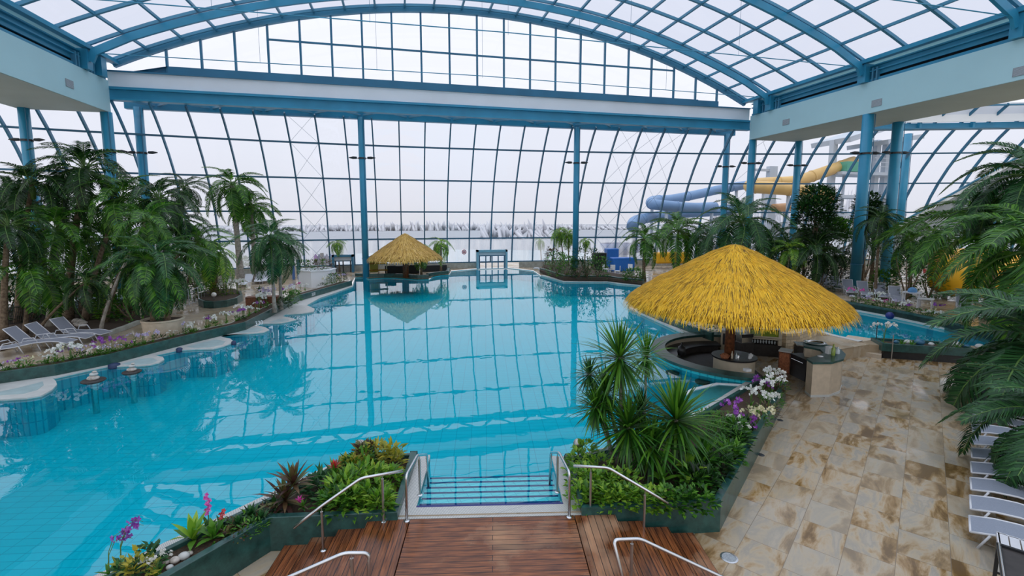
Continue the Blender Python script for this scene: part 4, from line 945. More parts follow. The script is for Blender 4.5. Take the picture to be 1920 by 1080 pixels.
globe(401, 552.5, .45, at(401, 563, .5).y+.5, .16, 'white globe lamp in the curved planter')
# thin fence with a bamboo rail in front of it
A, B = at(295, 590, .1), at(384, 566, .1)
t = thing('metal_fence', A, 0, 'low wire fence with thin grey posts behind the potted palm', 'fence')
D = B-A; n_ = 14
for i in range(n_+1):
    q = D*(i/n_); MB().tube([(q.x, q.y, 0), (q.x, q.y, 1.15)], .02 if i % 3 == 0 else .008, 6).build('post', 'haze_grey', t)
for h_ in (.15, 1.1): MB().bar((0, 0, h_), (D.x, D.y, h_), .025).build('rail', 'haze_grey', t)
A2 = at(262, 598, .1); p1, p2 = atY(262, 569, A2.y), atY(338, 530, A2.y+3.0)
t = thing('bamboo_handrail', A2, 0, 'sloping pale bamboo handrail behind the potted twin palm', 'handrail')
MB().tube([p1-A2, p2-A2], .05, 8).build('rail', 'cream', t, True)
MB().tube([(p1.x-A2.x, p1.y-A2.y, 0), p1-A2], .04, 8).build('post', 'cream', t); MB().tube([(p2.x-A2.x, p2.y-A2.y, 0), p2-A2], .04, 8).build('post', 'cream', t)
# railing behind the loungers, basin edges seen between trunks
for i, (xa, ya, xb, yb) in enumerate([(0, 612, 60, 606), (150, 600, 250, 590)]):
    A, B = at(xa, ya, .1), at(xb, yb, .1); t = thing('metal_fence', A, 0, ['dark low fence behind the leftmost loungers', 'dark low fence between the palm trunks behind the stones'][i], 'fence'); D = B-A
    for k in range(19):
        q = D*(k/18); MB().tube([(q.x, q.y, 0), (q.x, q.y, 1.0)], .012, 5).build('post', 'black', t)
    for h_ in (.1, 1.0): MB().bar((0, 0, h_), (D.x, D.y, h_), .03).build('rail', 'black', t)
for i, (x, y, s_) in enumerate([(20, 588, 1.6), (100, 575, 1.5), (255, 560, 1.2)]):
    P = at(x, y+15, .1); m = MB(); m.box(-s_*1.3, s_*1.3, -s_*.6, s_*.6, 0, .55); o = m.build('whirlpool', 'outdoor_water'); o.location = (P.x, P.y+4, .1)
    bv = o.modifiers.new('b', 'BEVEL'); bv.width = .25; bv.segments = 4
    tag(o, ['pale blue tiled whirlpool basin at the left photo edge', 'pale whirlpool basin glimpsed between thick trunks', 'pale whirlpool basin behind the narrow light green shrub'][i], 'whirlpool')
rnd = random.Random(3)
for i in range(16):
    x, y = 145+rnd.uniform(-8, 14), 608+rnd.uniform(-4, 6); P = at(x, y, .1); r_ = rnd.uniform(.10, .22)
    m = MB(); m.sphere((0, 0, 0), r_, 8, (1, rnd.uniform(.7, 1), .6)); o = m.build('stone', 'pebble', None, True); o.location = (P.x, P.y, .1+r_*.55)
    tag(o, 'rounded reddish stone in the pile behind the third lounger', 'stone', 'stones of the pile behind the loungers')
wall_strip([tuple(at(x, y, .25)[:2]) for x, y in [(140, 628), (170, 630), (205, 624), (240, 612), (262, 603), (280, 602)]], .2, .1, .32, 'low grey stone kerb curving around the palm grove', 'parapet')
soil_bed([tuple(at(x, y, .2)[:2]) for x, y in [(0, 655), (60, 640), (140, 626), (170, 628), (205, 622), (240, 610), (285, 592), (330, 560), (100, 560), (-60, 590)]], .16, 'dark soil ground under the palm grove')
# far kiosks and clutter left of the first far column
P = at(594, 537, .1); t = thing('flower_tub', (P.x, P.y+.6, .1), R(20), 'hexagonal white panelled tub with dark red and green plants', 'planter')
m = MB(); m.lathe([(1.55, 0), (1.55, 1.35), (1.62, 1.37), (1.62, 1.45), (1.4, 1.45), (1.35, 1.3), (0, 1.3)], 0, 0, 6); m.build('tub', 'white_panel', t)
for i, (dx, mt) in enumerate([(-1.0, 'leaf_mid'), (-.4, 'leaf_brown'), (.2, 'leaf_mid'), (.8, 'leaf_brown')]):
    o = link('foliage', bush_mesh(.6, .6, .9, 160, .25, .08, mt, i+1), t, (dx, .1*i, 1.3)); o['label'] = ['green foliage', 'dark red foliage', 'green foliage', 'dark red foliage'][i]
P = at(514, 521, .1); t = thing('cream_kiosk', (P.x, P.y, .1), 0, 'low cream counter block behind the far pale loungers', 'counter')
m = MB(); m.box(-1.9, 1.9, -.6, .6, 0, 1.25); m.build('body', 'cream', t); m = MB(); m.box(-2, 2, -.7, .7, 1.25, 1.33); m.build('top', 'dark_gap', t)
for i, (x, y, h_, w_, mt, lb) in enumerate([(483, 524, 2.2, .8, 'dark_gap', 'dark equipment cabinet behind the royal palm trunks'), (605, 508, 2.0, .35, 'dark_int', 'dark upright post box beside the white flower tub'), (620, 508, 1.6, .35, 'dark_gap', 'dark upright bin left of the dark framed far door'), (551, 524, 1.9, .2, 'haze_navy', 'blue grey post left of the white tub'), (561, 524, 1.9, .2, 'haze_navy', 'blue grey post close to the white tub')]):
    P = at(x, y, .1); m = MB(); m.box(-w_/2, w_/2, -.2, .2, 0, h_); o = m.build('cabinet' if i == 0 else 'post', mt); o.location = (P.x, P.y, .1)
    bv = o.modifiers.new('b', 'BEVEL'); bv.width = .04; tag(o, lb, 'cabinet' if i == 0 else 'post')
rb = thing('robe_rack', at(607, 505, .1), 0, 'coat rack hung with purple and blue robes near the far door', 'rack')
MB().tube([(-1, 0, 0), (-1, 0, 1.8), (1, 0, 1.8), (1, 0, 0)], .03, 6).build('frame', 'steel', rb)
for i in range(5): 
    m = MB(); m.lathe([(.05, 1.75), (.2, 1.5), (.26, .6), (.2, .55)], -.8+.4*i, 0, 10); m.build('robe', ['petal_purple', 'navy', 'towel_blue', 'navy', 'blue_plastic'][i], rb, True)
P = at(486, 571, .45); m = MB(); m.box(-.95, .95, -.35, .35, 0, .75); o = m.build('plant_box', 'wood_post'); o.location = (P.x, P.y+.9, .1); tag(o, 'dark brown box planter beside the water edge twin palm', 'planter')
for i, (px, py, b_, lb) in enumerate([((568, 545), 0, 0, ''), ]): pass
for i, (x, y, w_, h_, mt, lb) in enumerate([(548, 572, .7, .8, 'leaf_mid', 'yellow green shrub right of the water edge twin palm'), (540, 578, .6, .6, 'leaf_dark', 'dark low shrub at the foot of the twin palm'), (560, 566, .6, .7, 'leaf_mid', 'green shrub beside the second depth mark'), (499, 570, .4, 1.0, 'leaf_dark', 'dark shrub with white blossoms left of the twin palm'), (632, 532, .7, .8, 'leaf_mid', 'green shrub among pale flowers at the wall end'), (648, 527, .6, .7, 'leaf_dark', 'dark shrub at the very end of the green wall')]):
    P = at(x, y, .44); bush('shrub', P.x-.3, P.y+.2, .44, w_*.7, w_*.7, h_, 240, .2, .06, mt, lb, seed=i+3, stem=False)

# ================================================================ HUTS
def thatch(parent, r_prof, seed, n, mt, L0, w0, rim_drop):
    rnd = random.Random(seed)
    def z(r): return interp(r, r_prof)
    rmax = r_prof[-1][0]
    m = MB(); m.lathe([(r, zz-.05) for r, zz in r_prof if r > 0][::-1]+[(.01, r_prof[0][1]-.03)], 0, 0, 48); m.lathe([(r_prof[-1][0]-.05, r_prof[-1][1]-.08), (r_prof[-2][0]*.9, r_prof[-2][1]-.25), (.1, r_prof[0][1]-.5)], 0, 0, 32)
    m.build('roof_underlay', 'thatch_base', parent, True)
    m = MB()
    for i in range(n):
        lay = rnd.random(); r = rmax*(lay**.56)*.99
        # reeds are laid in courses
        a = rnd.uniform(0, 2*PI); l_ = L0*rnd.uniform(.7, 1.25)*(1.15 if r > rmax*.85 else 1); r0 = max(.02, r-l_*.5); r1 = min(rmax*1.0, r+l_*.5); rm = (r0+r1)/2
        da = rnd.gauss(0, .05)*L0/max(.4, r); lift = rnd.uniform(.0, .05)*L0*2
        w = w0*rnd.uniform(.7, 1.4)*.5; out = []
        for j, (rr_, ll) in enumerate(((r0, 0), (rm, .5), (r1, 1))):
            aa = a+da*ll; zz = z(rr_)+.015+lift*ll+.02*math.sin(rr_*9); ww = w*(1, 1, .45)[j]
            if rr_ >= rmax*.999: zz -= rim_drop*rnd.uniform(.0, .5)
            t_ = Vector((-math.sin(aa), math.cos(aa), 0))*ww; p = Vector((rr_*math.cos(aa), rr_*math.sin(aa), zz)); out += [tuple(p-t_), tuple(p+t_)]
        b = len(m.v); m.v += out; m.f += [(b, b+1, b+3, b+2), (b+2, b+3, b+5, b+4)]; m.m += [0, 0]
    for i in range(n//4):     # fringe hanging over the rim
        a = rnd.uniform(0, 2*PI); r0 = rmax*rnd.uniform(.90, 1.0); l_ = rim_drop*rnd.uniform(.6, 1.25); w = w0*rnd.uniform(.7, 1.4)*.5; p = Vector((r0*math.cos(a), r0*math.sin(a), z(r0)+.03)); d = Vector((math.cos(a), math.sin(a), -.35)).normalized(); t_ = Vector((-math.sin(a), math.cos(a), 0)); t2 = t_*rnd.gauss(0, .12); b = len(m.v)
        for j in range(4):
            ww = w*(1, 1, .9, .3)[j]; m.v += [tuple(p-t_*ww), tuple(p+t_*ww)]; p = p+(d+t2).normalized()*l_/3; d = (d-Vector((0, 0, .75))).normalized()
        for j in range(3): m.f.append((b+2*j, b+2*j+1, b+2*j+3, b+2*j+2)); m.m.append(0)
    m.build('thatch', mt, parent)
HC = (13.33, 17.0)
t = thing('thatched_bar_roof', (*HC, TZ), 0, 'big round golden thatched roof on a brown post over the swim-up bar', 'thatched roof')
MB().tube([(0, 0, 0), (0, 0, 4.9)], [.20, .17], 20).build('post', 'wood_post', t, True)
m = MB(); 
for k in range(12): a = k*PI/6; m.bar((0, 0, 4.9), (4.1*math.cos(a), 4.1*math.sin(a), 2.9), .07, .1)
m.build('rafter', 'wood_post', t)
z0 = -TZ
thatch(t, [(0, 4.88+z0), (.35, 4.80+z0), (1.0, 4.50+z0), (2.0, 3.95+z0), (3.0, 3.40+z0), (3.6, 3.0+z0), (4.0, 2.68+z0), (4.15, 2.44+z0)], 5, 26000, 'thatch', .5, .018, .42)
FH = (.55, 48.2)
t = thing('thatched_hut', (*FH, .1), 0, 'small far thatched hut on the island before the glass front', 'thatched hut')
MB().tube([(0, 0, 0), (0, 0, 3.9)], [.30, .27], 14).build('post', 'wood_post', t, True)
thatch(t, [(0, 4.35), (.4, 4.15), (1.2, 3.6), (2.2, 2.95), (3.0, 2.38), (3.3, 2.1), (3.42, 1.9)], 8, 7000, 'thatch_pale', .6, .045, .5)
# far island edge and things on it
wall_strip([tuple(at(x, y, .05)[:2]) for x, y in [(666, 519.5), (684, 519.5), (692, 521), (720, 520), (740, 520), (760, 521), (783, 523), (804, 522.5)]], .3, -.1, .42, 'dark green stone edge of the island under the far hut')
wall_strip([tuple(at(x, y, .05)[:2]) for x, y in [(804, 519.5), (812, 518), (828, 515.5), (841, 514.5), (844, 508)]], .3, -.1, .42, 'dark green stone edge below the far right island palm')
for i, (x0, x1, y, h_, lb) in enumerate([(722, 742, 516, .95, 'dark bar block left of the far hut post'), (742, 758, 513, .8, 'dark low bar counter behind the far hut post'), (766, 786, 513, .9, 'dark low bar block right of the far hut post'), (792, 838, 510, .7, 'long dark counter behind the far island palms')]):
    A, B = at(x0, y, .1), at(x1, y, .1); m = MB(); m.box(0, (B-A).length, 0, .5, 0, h_); o = m.build('bar_block', 'dark_gap'); o.location = A; bv = o.modifiers.new('b', 'BEVEL'); bv.width = .03; tag(o, lb, 'bar counter')
A = at(693, 517, .1)
t = thing('market_cart', A, 0, 'small yellow and green wooden stall beside the first far column', 'stall')
for dx in (0, .9, 1.7): MB().box(dx-.05, dx+.05, -.05, .05, 0, 1.9).build('post', 'cream', t)
m = MB(); m.box(-.1, 1.8, -.3, .4, .5, .62); m.box(-.1, 1.8, -.3, .4, 1.2, 1.28); m.build('shelf', 'thatch_base', t)
m = MB(); m.box(.05, .85, .2, .3, .3, 1.6); m.build('panel', 'leaf_yellow', t); m = MB(); m.box(-.3, 2.0, -.4, .5, 1.9, 1.98); m.build('roof', 'haze_navy', t)
for c_, rp, b, lb, n_, tr in [((632, 456), 27, (637, 510), 'small bright palm standing before the dark framed far door', 10, .08), ((791, 470), 36, (790, 517), 'small palm in front of the far hut roof', 12, .11), ((827, 457), 36, (827, 511), 'small palm at the right end of the far island', 11, .11),
                          ((1013, 452), 18, (1015, 495), 'tiny palm at the water edge right of the far door', 10, .07), ((1050, 436), 30, (1057, 500), 'slim palm left of the second far column, left stem', 12, .08), ((1066, 440), 30, (1066, 500), 'slim palm left of the second far column, right stem', 12, .08), ((1098, 452), 22, (1096, 503), 'small palm just right of the second far column', 11, .07)]:
    palm_px(c_, rp, b, .1, n_, 'small', lb, tr, seed=n_*3+int(c_[0]) % 7, low=-45, shaft=False)

# ================================================================ FAR RIGHT: island shrubs, wall, ladder, pool furniture
wall_strip([tuple(at(x, y, .05)[:2]) for x, y in [(1012, 511), (1056, 526), (1100, 527), (1139, 527), (1156, 530), (1205, 534.5)]], .3, .02, .55, 'dark green stone planter wall round the island shrubs at the far right shore')
soil_bed([tuple(at(x, y, .4)[:2]) for x, y in [(1012, 507), (1056, 521), (1139, 522), (1205, 529), (1205, 521), (1145, 512), (1080, 500), (1020, 497)]], .45, 'soil below the island shrubs')
for i, (x, y, w_, h_, mt, lb) in enumerate([(1045, 515, 1.4, 2.2, 'leaf_mid', 'rounded light green shrub at the tip of the far right planter'), (1062, 518, 1.2, 1.9, 'leaf_mid', 'bright green shrub left of the second far column'), (1100, 519, 1.8, 2.8, 'leaf_dark', 'tall dark conical shrub right of the second far column'), (1120, 519, 1.4, 1.9, 'leaf_mid', 'green shrub at the right end of the island planting'), (1035, 505, 1.2, 2.2, 'leaf_brown', 'brownish shrub by the tiny palm'), (1085, 519, 1.1, 1.6, 'leaf_dark', 'small dark shrub hugging the second far column'), (1188, 524, 1.2, 1.0, 'leaf_mid', 'low green shrub under the palm at the far right shore')]):
    P = at(x, y, .45); bush('shrub', P.x, P.y, .4, w_*.8, w_*.8, h_, 420, .32, .11, mt, lb, seed=i+2)
t = thing('pool_ladder', at(1005, 512, 0), 0, 'curved white pool ladder rail at the far right shore', 'ladder')
A = at(1005, 512, 0)
for dx in (0, .5):
    q = [atY(1000, 503, A.y+.5), atY(1008, 503, A.y+.3), atY(1015, 507, A.y), atY(1020, 516, A.y-.5)]
    MB().tube([p-A+Vector((dx*.5, dx, 0)) for p in q], .05, 8).build('rail', 'white_metal', t, True)
for k in range(3): MB().tube([(.6+.1*k, 0, .1-.25*k), (.9+.1*k, .5, .1-.25*k)], .03, 6).build('rung', 'white_metal', t, True)
for i, (x, y, w_, h_, mt, nm, lb) in enumerate([(1123, 507, 1.4, 2.0, 'black', 'cabinet', 'black cabinet behind the island shrubs'), (1146, 500, 1.5, 2.2, 'blue_plastic', 'slide_sign', 'bright blue upright panel on the far right promenade'), (1166, 508, 2.6, 1.5, 'blue_plastic', 'boat_tub', 'blue sided white tub left of the drooping palm')]):
    P = at(x, y, .1); m = MB(); m.box(-w_/2, w_/2, -.5, .5, 0, h_); o = m.build(nm, mt); o.location = (P.x, P.y, .1); bv = o.modifiers.new('b', 'BEVEL'); bv.width = .1; bv.segments = 3; tag(o, lb, 'panel' if i == 1 else 'cabinet' if i == 0 else 'tub')
def plastic_chair(x, y, z, rz, lb):
    t = thing('garden_chair', (x, y, z), rz, lb, 'chair', 'white chairs on the far right promenade')
    m = MB(); m.box(-.25, .25, -.25, .25, .42, .46); m.build('seat', 'white_panel', t); m = MB(); m.box(-.25, -.21, -.25, .25, .46, .95); m.build('backrest', 'white_panel', t)
    for a in (-.22, .22):
        for b in (-.22, .22): MB().tube([(a, b, 0), (a, b, .44)], .02, 6).build('leg', 'white_panel', t)
    return t
for i, (x, y) in enumerate([(1135, 512), (1148, 513), (1158, 516), (1180, 512)]):
    P = at(x, y, .1); plastic_chair(P.x, P.y, .1, i*1.3, ['white chair next to the black cabinet on the far promenade', 'white chair below the bright blue panel', 'white chair before the blue sided tub', 'white chair left of the drooping palm trunk'][i])
for i, (x, y, w_) in enumerate([(1250, 503, 3.2), (1277, 503, 1.6)]):
    P = at(x, y, .1); t = thing('yellow_tub', (P.x, P.y, .1), 0, ['wide yellow tub glimpsed behind the thatched bar roof', 'small yellow tub right of the wide one'][i], 'tub')
    m = MB(); m.box(-w_/2, w_/2, -.6, .6, .6, 1.9); o = m.build('body', 'yellow_plastic', t); bv = o.modifiers.new('b', 'BEVEL'); bv.width = .25; bv.segments = 4
    m = MB(); 
    for k in range(5): m.tube([(-w_/2+.2+k*(w_-.4)/4, 0, 0), (-w_/2+.2+k*(w_-.4)/4, 0, .7)], .03, 6)
    m.build('stand', 'steel', t)
RG = 'tall palms right of the pool'
for c_, rp, b, n_, kd, tr, lb in [((1207, 448), 62, (1207, 527), 15, 'mid', .16, 'drooping palm at the shore left of the thatched bar roof'), ((1272, 432), 78, (1270, 520), 16, 'mid', .16, 'arching palm between two others behind the left slope of the bar roof'),
        ((1330, 447), 72, (1322, 524), 15, 'blue', .13, 'palm partly hidden behind the big crown above the bar roof'), ((1390, 415), 110, (1388, 540), 18, 'blue', .20, 'wide palm crown rising straight above the tip of the bar roof'), ((1445, 452), 75, (1440, 535), 15, 'blue', .14, 'palm between the bar roof crown and the slender pale palm'),
        ((1482, 470), 50, (1472, 545), 12, 'bright', .07, 'slender palm with pale green stem over the right roof slope'), ((1530, 470), 75, (1528, 545), 15, 'dark', .14, 'dark palm left of the thick blue column'), ((1568, 480), 50, (1560, 526), 14, 'dark', .13, 'shaded palm just beside the thick blue column'),
        ((1650, 412), 62, (1640, 556), 15, 'dark', .10, 'tall palm with thin leaning stem right of the thick blue column'), ((1622, 455), 44, (1617, 529), 12, 'dark', .09, 'thin stemmed palm touching the thick blue column'), ((1710, 455), 75, (1705, 552), 15, 'mid', .12, 'palm in front of the twin blue columns'),
        ((1745, 440), 70, (1760, 545), 14, 'mid', .12, 'palm below the sloping white roof at the right'), ((1510, 440), 55, (1505, 530), 13, 'dark', .12, 'dark palm below the broadleaf tree')]:
    palm_px(c_, rp, b, .1, n_, kd, lb, tr, seed=int(c_[0]) % 31, group=RG, low=-40, high=82, bark='pale_bark' if 'pale' in lb else 'bark')
def tree(cpx, rpx, bpx, n_, mt, lb, seed):
    B = at(*bpx, .1); c = atY(*cpx, B.y); r = rpx/900*depth(c); t = thing('broadleaf_tree', (B.x, B.y, .1), 0, lb, 'tree'); h = c.z-.1
    link('trunk', trunk_mesh(h, (c.x-B.x, 0), .16, .07, 'bark'), t)
    for k in range(5):
        rnd = random.Random(seed*9+k); q = Vector((c.x-B.x+rnd.uniform(-.6, .6)*r, rnd.uniform(-.5, .5)*r, h+rnd.uniform(-1.1, .05)*r))
        link('foliage', bush_mesh(r*.68, r*.68, r*.95, n_*2, .36, .16, mt, seed+k), t, q)
        MB().tube([(c.x*.5-B.x*.5, 0, h*.55), tuple(q+Vector((0, 0, r*.3)))], [.07, .02], 6).build('branch', 'bark', t)
    return t
tree((1530, 395), 48, (1525, 540), 420, 'leaf_dark', 'broadleaf tree with dense dark crown left of the thick blue column', 3)
tree((1545, 432), 38, (1542, 530), 420, 'leaf_mid', 'lower green broadleaf tree against the thick blue column', 6)
tree((1640, 395), 32, (1634, 526), 360, 'leaf_dark', 'smaller broadleaf tree right of the thick blue column', 8)
for i, (x, y, w_, h_, mt, lb) in enumerate([(1700, 562, 2.6, 4.4, 'leaf_dark', 'large dark shrub with orange blooms behind the white tables'), (1535, 545, 2.2, 2.6, 'leaf_dark', 'dark shrub behind the rightmost roof fringe'), (1572, 527, 1.7, 2.2, 'leaf_dark', 'dark shrub around the foot of the thick blue column'), (1655, 553, 1.6, 1.8, 'leaf_mid', 'green shrub behind the third right lounger'), (1500, 540, 2.6, 3.2, 'leaf_dark', 'dark shrub mass right of the roof tip'), (1440, 540, 3.0, 3.6, 'leaf_dark', 'dark shrub mass behind the bar roof'), (1350, 532, 2.2, 2.4, 'leaf_dark', 'dark shrub behind the left roof slope'),
        (1740, 560, 2.0, 2.6, 'leaf_mid', 'green shrub under the yellow slide'), (1622, 521, 2.6, 5.0, 'leaf_dark', 'tall dark shrub between thick column and tall palm'), (1680, 520, 3.0, 5.6, 'leaf_dark', 'tall dark hedge shrub before the twin columns'), (1570, 525, 2.6, 4.6, 'leaf_dark', 'tall dark hedge shrub left of the thick column'), (1765, 530, 3.0, 5.2, 'leaf_dark', 'tall dark hedge shrub left of the yellow slide'), (1830, 560, 3.0, 5.0, 'leaf_dark', 'tall dark shrub right of the yellow slide'), (1480, 520, 3.0, 4.0, 'leaf_dark', 'tall dark hedge shrub behind the slender palm')]):
    P = at(x, y, .1); bush('shrub', P.x, P.y, .1, w_*.6, w_*.6, h_, 520, .36, .14, mt, lb, seed=i+4, group='dark planting right of the pool')
rnd = random.Random(2)
P = at(1700, 562, .1); m = MB()
for k in range(3):
    t = thing('hibiscus_bloom', (P.x-.5+.5*k, P.y-1.35, 2.4+.35*k), 0, ['orange bloom lowest on the dark shrub', 'orange bloom in the middle of the dark shrub', 'orange bloom highest on the dark shrub'][k], 'flower'); mm = MB()
    for j in range(5): blossom(mm, Vector((rnd.uniform(-.15, .15), rnd.uniform(-.1, .1), rnd.uniform(-.15, .15))), Vector((rnd.uniform(-.5, .5), -1, rnd.uniform(-.3, .5))), .12, rnd)
    mm.build('petals', 'leaf_red', t)
for i, (x, y, Yb, lb) in enumerate([(1584, 431, 36, 'cream globe lamp left of the thick blue column'), (1643, 444, 36, 'cream globe lamp beside the tall thin palm')]): globe(x, y, .1, Yb, .22, lb)
# green wall behind the second pool, flowers, loungers, tables
RW = [tuple(at(x, y, .55)[:2]) for x, y in [(1490, 552), (1540, 556), (1604, 568), (1680, 581), (1760, 597), (1835, 617), (1900, 640)]]
wall_strip(RW, .14, .0, .55, 'dark green stone wall along the far side of the smaller pool')
soil_bed(RW+[(x+.9, y+1.1) for x, y in RW[::-1]], .42, 'soil behind the wall of the smaller pool')
rimR = [(1490, 552), (1540, 556), (1604, 568), (1680, 581), (1760, 597), (1835, 617), (1900, 640)]
Zr = [(360, 130, 'magenta'), (335, 240, 'pale'), (300, 255, 'white'), (500, 265, 'pale'), (540, 255, 'pale'), (610, 235, 'pale'), (655, 190, 'white'), (680, 305, 'magenta'), (720, 290, 'white'), (790, 310, 'magenta'), (830, 300, 'magenta'), (640, 290, 'cream'), (990, 300, 'pale'), (1160, 372, 'purple'), (1200, 372, 'purple'), (1110, 320, 'white'), (1385, 480, 'white'), (1430, 455, 'white'), (1470, 470, 'white'), (1510, 440, 'cream'), (1490, 310, 'purple'), (1540, 480, 'white'), (1600, 480, 'white'), (1660, 490, 'white'), (1940, 430, 'white'), (1990, 440, 'cream'), (2050, 440, 'white')]
for i, (x, y, c) in enumerate(Zr):
    X, Yp = 1560+x/7.715, 520+y/7.715; P = at(X, interp(X, rimR)-1, .55); P.x += .25+.15*(i % 2); P.y += .3+.15*(i % 2); h = max(.35, min(1.3, atY(X, Yp, P.y).z-.42))
    where = 'left of the first right lounger' if X < 1612 else 'in front of the right loungers' if X < 1672 else 'by the white tables' if X < 1735 else 'right of the white tables' if X < 1800 else 'below the big right palm'
    k_ = (c, where); seq[k_] = seq.get(k_, 0)+1
    orchid(P.x, P.y, .42, h, c, ((['', 'second ', 'third ', 'fourth ', 'fifth ', 'sixth '][seq[k_]-1])+f'{cn[c]} orchid {where}').strip(), i+3, c == 'white', 'orchids behind the smaller pool')
for i in range(16):
    x = 1608+i*14; P = at(x, interp(x, rimR)-1, .55); bush('border_plant', P.x+.3, P.y+.35, .42, .32, .32, .3, 60, .2, .06, 'leaf_mid' if i % 3 else 'leaf_dark', 'low green plant behind the smaller pool, ' + ['first', 'second', 'third', 'fourth', 'fifth', 'sixth', 'seventh', 'eighth'][i//2] + (' pair right of the bar roof, left one' if i % 2 == 0 else ' pair right of the bar roof, right one'), 'plant', seed=i % 5, group='low plants behind the smaller pool', stem=False)
lr = lounger_proto('grey_sling', 'x', 'grey loungers behind the smaller pool')
for h_, f_, lb in (((1590, 541), (1606, 553), 'grey lounger nearest the thick blue column'), ((1618, 545), (1634, 557), 'grey lounger second from the thick blue column'), ((1650, 549), (1666, 562), 'grey lounger third from the thick blue column'), ((1678, 556), (1692, 569), 'grey lounger next to the white tables'), ((1545, 529), (1560, 539), 'grey lounger half hidden by the roof, farther one'), ((1566, 534), (1582, 545), 'grey lounger half hidden by the roof, nearer one'), ((1806, 574), (1816, 586), 'pale grey lounger below the big right palm')):
    q = place_lounger(lr, h_, f_, .1, lb); q.scale = (1.1, 1.1, 1.1)
def table(x, y, z, rz, w, h, lb, nm='side_table'):
    t = thing(nm, (x, y, z), rz, lb, 'table'); m = MB(); m.box(-w/2, w/2, -w/2, w/2, h-.05, h); m.build('top', 'white_metal', t)
    for a in (-1, 1):
        for b in (-1, 1): MB().box(a*(w/2-.05)-.03, a*(w/2-.05)+.03, b*(w/2-.05)-.03, b*(w/2-.05)+.03, 0, h-.05).build('leg', 'white_metal', t)
    return t
P = at(1708, 574, .1); table(P.x, P.y, .1, .5, .95, .95, 'white table carrying a blue towel behind the smaller pool')
m = MB(); m.sphere((0, 0, .16), .3, 10, (1, .8, .8)); o = m.build('towel', 'towel_blue', None, True); o.location = (P.x, P.y, .98); tag(o, 'crumpled blue towel on the white table', 'towel')
P = at(1734, 578, .1); table(P.x, P.y, .1, .5, .8, .65, 'lower white table right of the one with the towel')
# thick planter between terrace and second pool
d_ = p2d; nrm = Vector((-d_.y, d_.x, 0))
def q2(s, w, z=0): P = P2a+d_*s+nrm*w; return (P.x, P.y)
ln = (P2b-P2a).length
t = thing('stone_planter', (0, 0, 0), 0, 'long dark green stone trough between the terrace and the smaller pool', 'planter')
m = MB(); m.prism([q2(.1, .08), q2(ln-.1, .08), q2(ln-.1, 1.1), q2(.1, 1.1)], TZ, -.08); m.build('base', 'black', t)
m = MB()
for a, b in (((0, 0), (ln, .14)), ((0, 1.05), (ln, 1.2))): m.prism([q2(a[0], a[1]), q2(b[0], a[1]), q2(b[0], b[1]), q2(a[0], b[1])], -.10, .25)
m.prism([q2(0, .1), q2(.14, .1), q2(.14, 1.1), q2(0, 1.1)], -.10, .25); m.prism([q2(ln-.14, .1), q2(ln, .1), q2(ln, 1.1), q2(ln-.14, 1.1)], -.10, .25); m.build('trough', 'green_stone', t)
m = MB(); m.prism([q2(.1, .1), q2(ln-.1, .1), q2(ln-.1, 1.1), q2(.1, 1.1)], -.1, .14); m.build('soil', 'soil', t)
for i in range(9):
    x, y = q2(.8+i*.45, .6); m = MB(); r_ = .14+.05*(i % 3); m.sphere((0, 0, 0), r_, 8, (1, .8, .65)); o = m.build('stone', 'curb_tile' if i % 2 else 'slate_mullion', None, True); o.location = (x, y, .14+r_*.6); tag(o, ('pale' if i % 2 else 'bluish') + ' rounded stone in the long trough, ' + ['nearest the white orchid', 'second', 'third', 'fourth', 'middle one', 'sixth', 'seventh', 'second to last', 'last, under the palm fronds'][i], 'stone', 'stones in the stone trough')
for i, s in enumerate((.9, 1.3, 2.4, 3.0)):
    x, y = q2(s, .35); o = thing('sprig_plant', (x, y, .14), 0, ['leafy sprig nearest the orchid end of the stone trough', 'leafy sprig second along the stone trough', 'leafy sprig in the middle of the stone trough', 'leafy sprig near the palm fronds in the stone trough'][i], 'plant'); link('leaves', sword_mesh(14, .4, .06, 'leaf_mid', i, low=10), o)
P = at(1634, 653, .1); x, y = q2(.25, .5)
orchid(x, y, .14, 1.1, 'white', 'single white orchid in a dark pot at the end of the stone trough', 9, True)
m = MB(); m.tube([(0, 0, 0), (0, 0, 1.0)], .02, 8); o = m.build('thin_post', 'black'); x, y = q2(.1, .9); o.location = (x, y, .14); tag(o, 'thin black post beside the white orchid of the stone trough', 'post')
x, y = q2(.35, -.12); m = MB(); m.tube([(0, 0, 0), (0, 0, 1.15)], .022, 8); m.lathe([(.05, 0), (.05, .02), (0, .03)], 0, 0, 12); o = m.build('gate_post', 'brushed'); o.location = (x, y, TZ); tag(o, 'slim metal post standing before the stone trough', 'post')
# steps up from the terrace
sa = thing('stone_steps', (0, 0, 0), 0, 'beige stone steps rising from the terrace to the smaller pool', 'steps')
A, B = Vector(stepS), Vector(P2a[:2]); dd = (B-A); nn = Vector((-dd.y, dd.x)).normalized()
for k in range(3):
    off = nn*(.38*k-.1); m = MB(); L_ = [A+off-dd*.15, B+off, B+nn*1.6, A+nn*1.6-dd*.15]; m.prism([tuple(p) for p in L_], TZ+.18*k, TZ+.18*(k+1)); m.build('tread', 'beige_tile', sa)

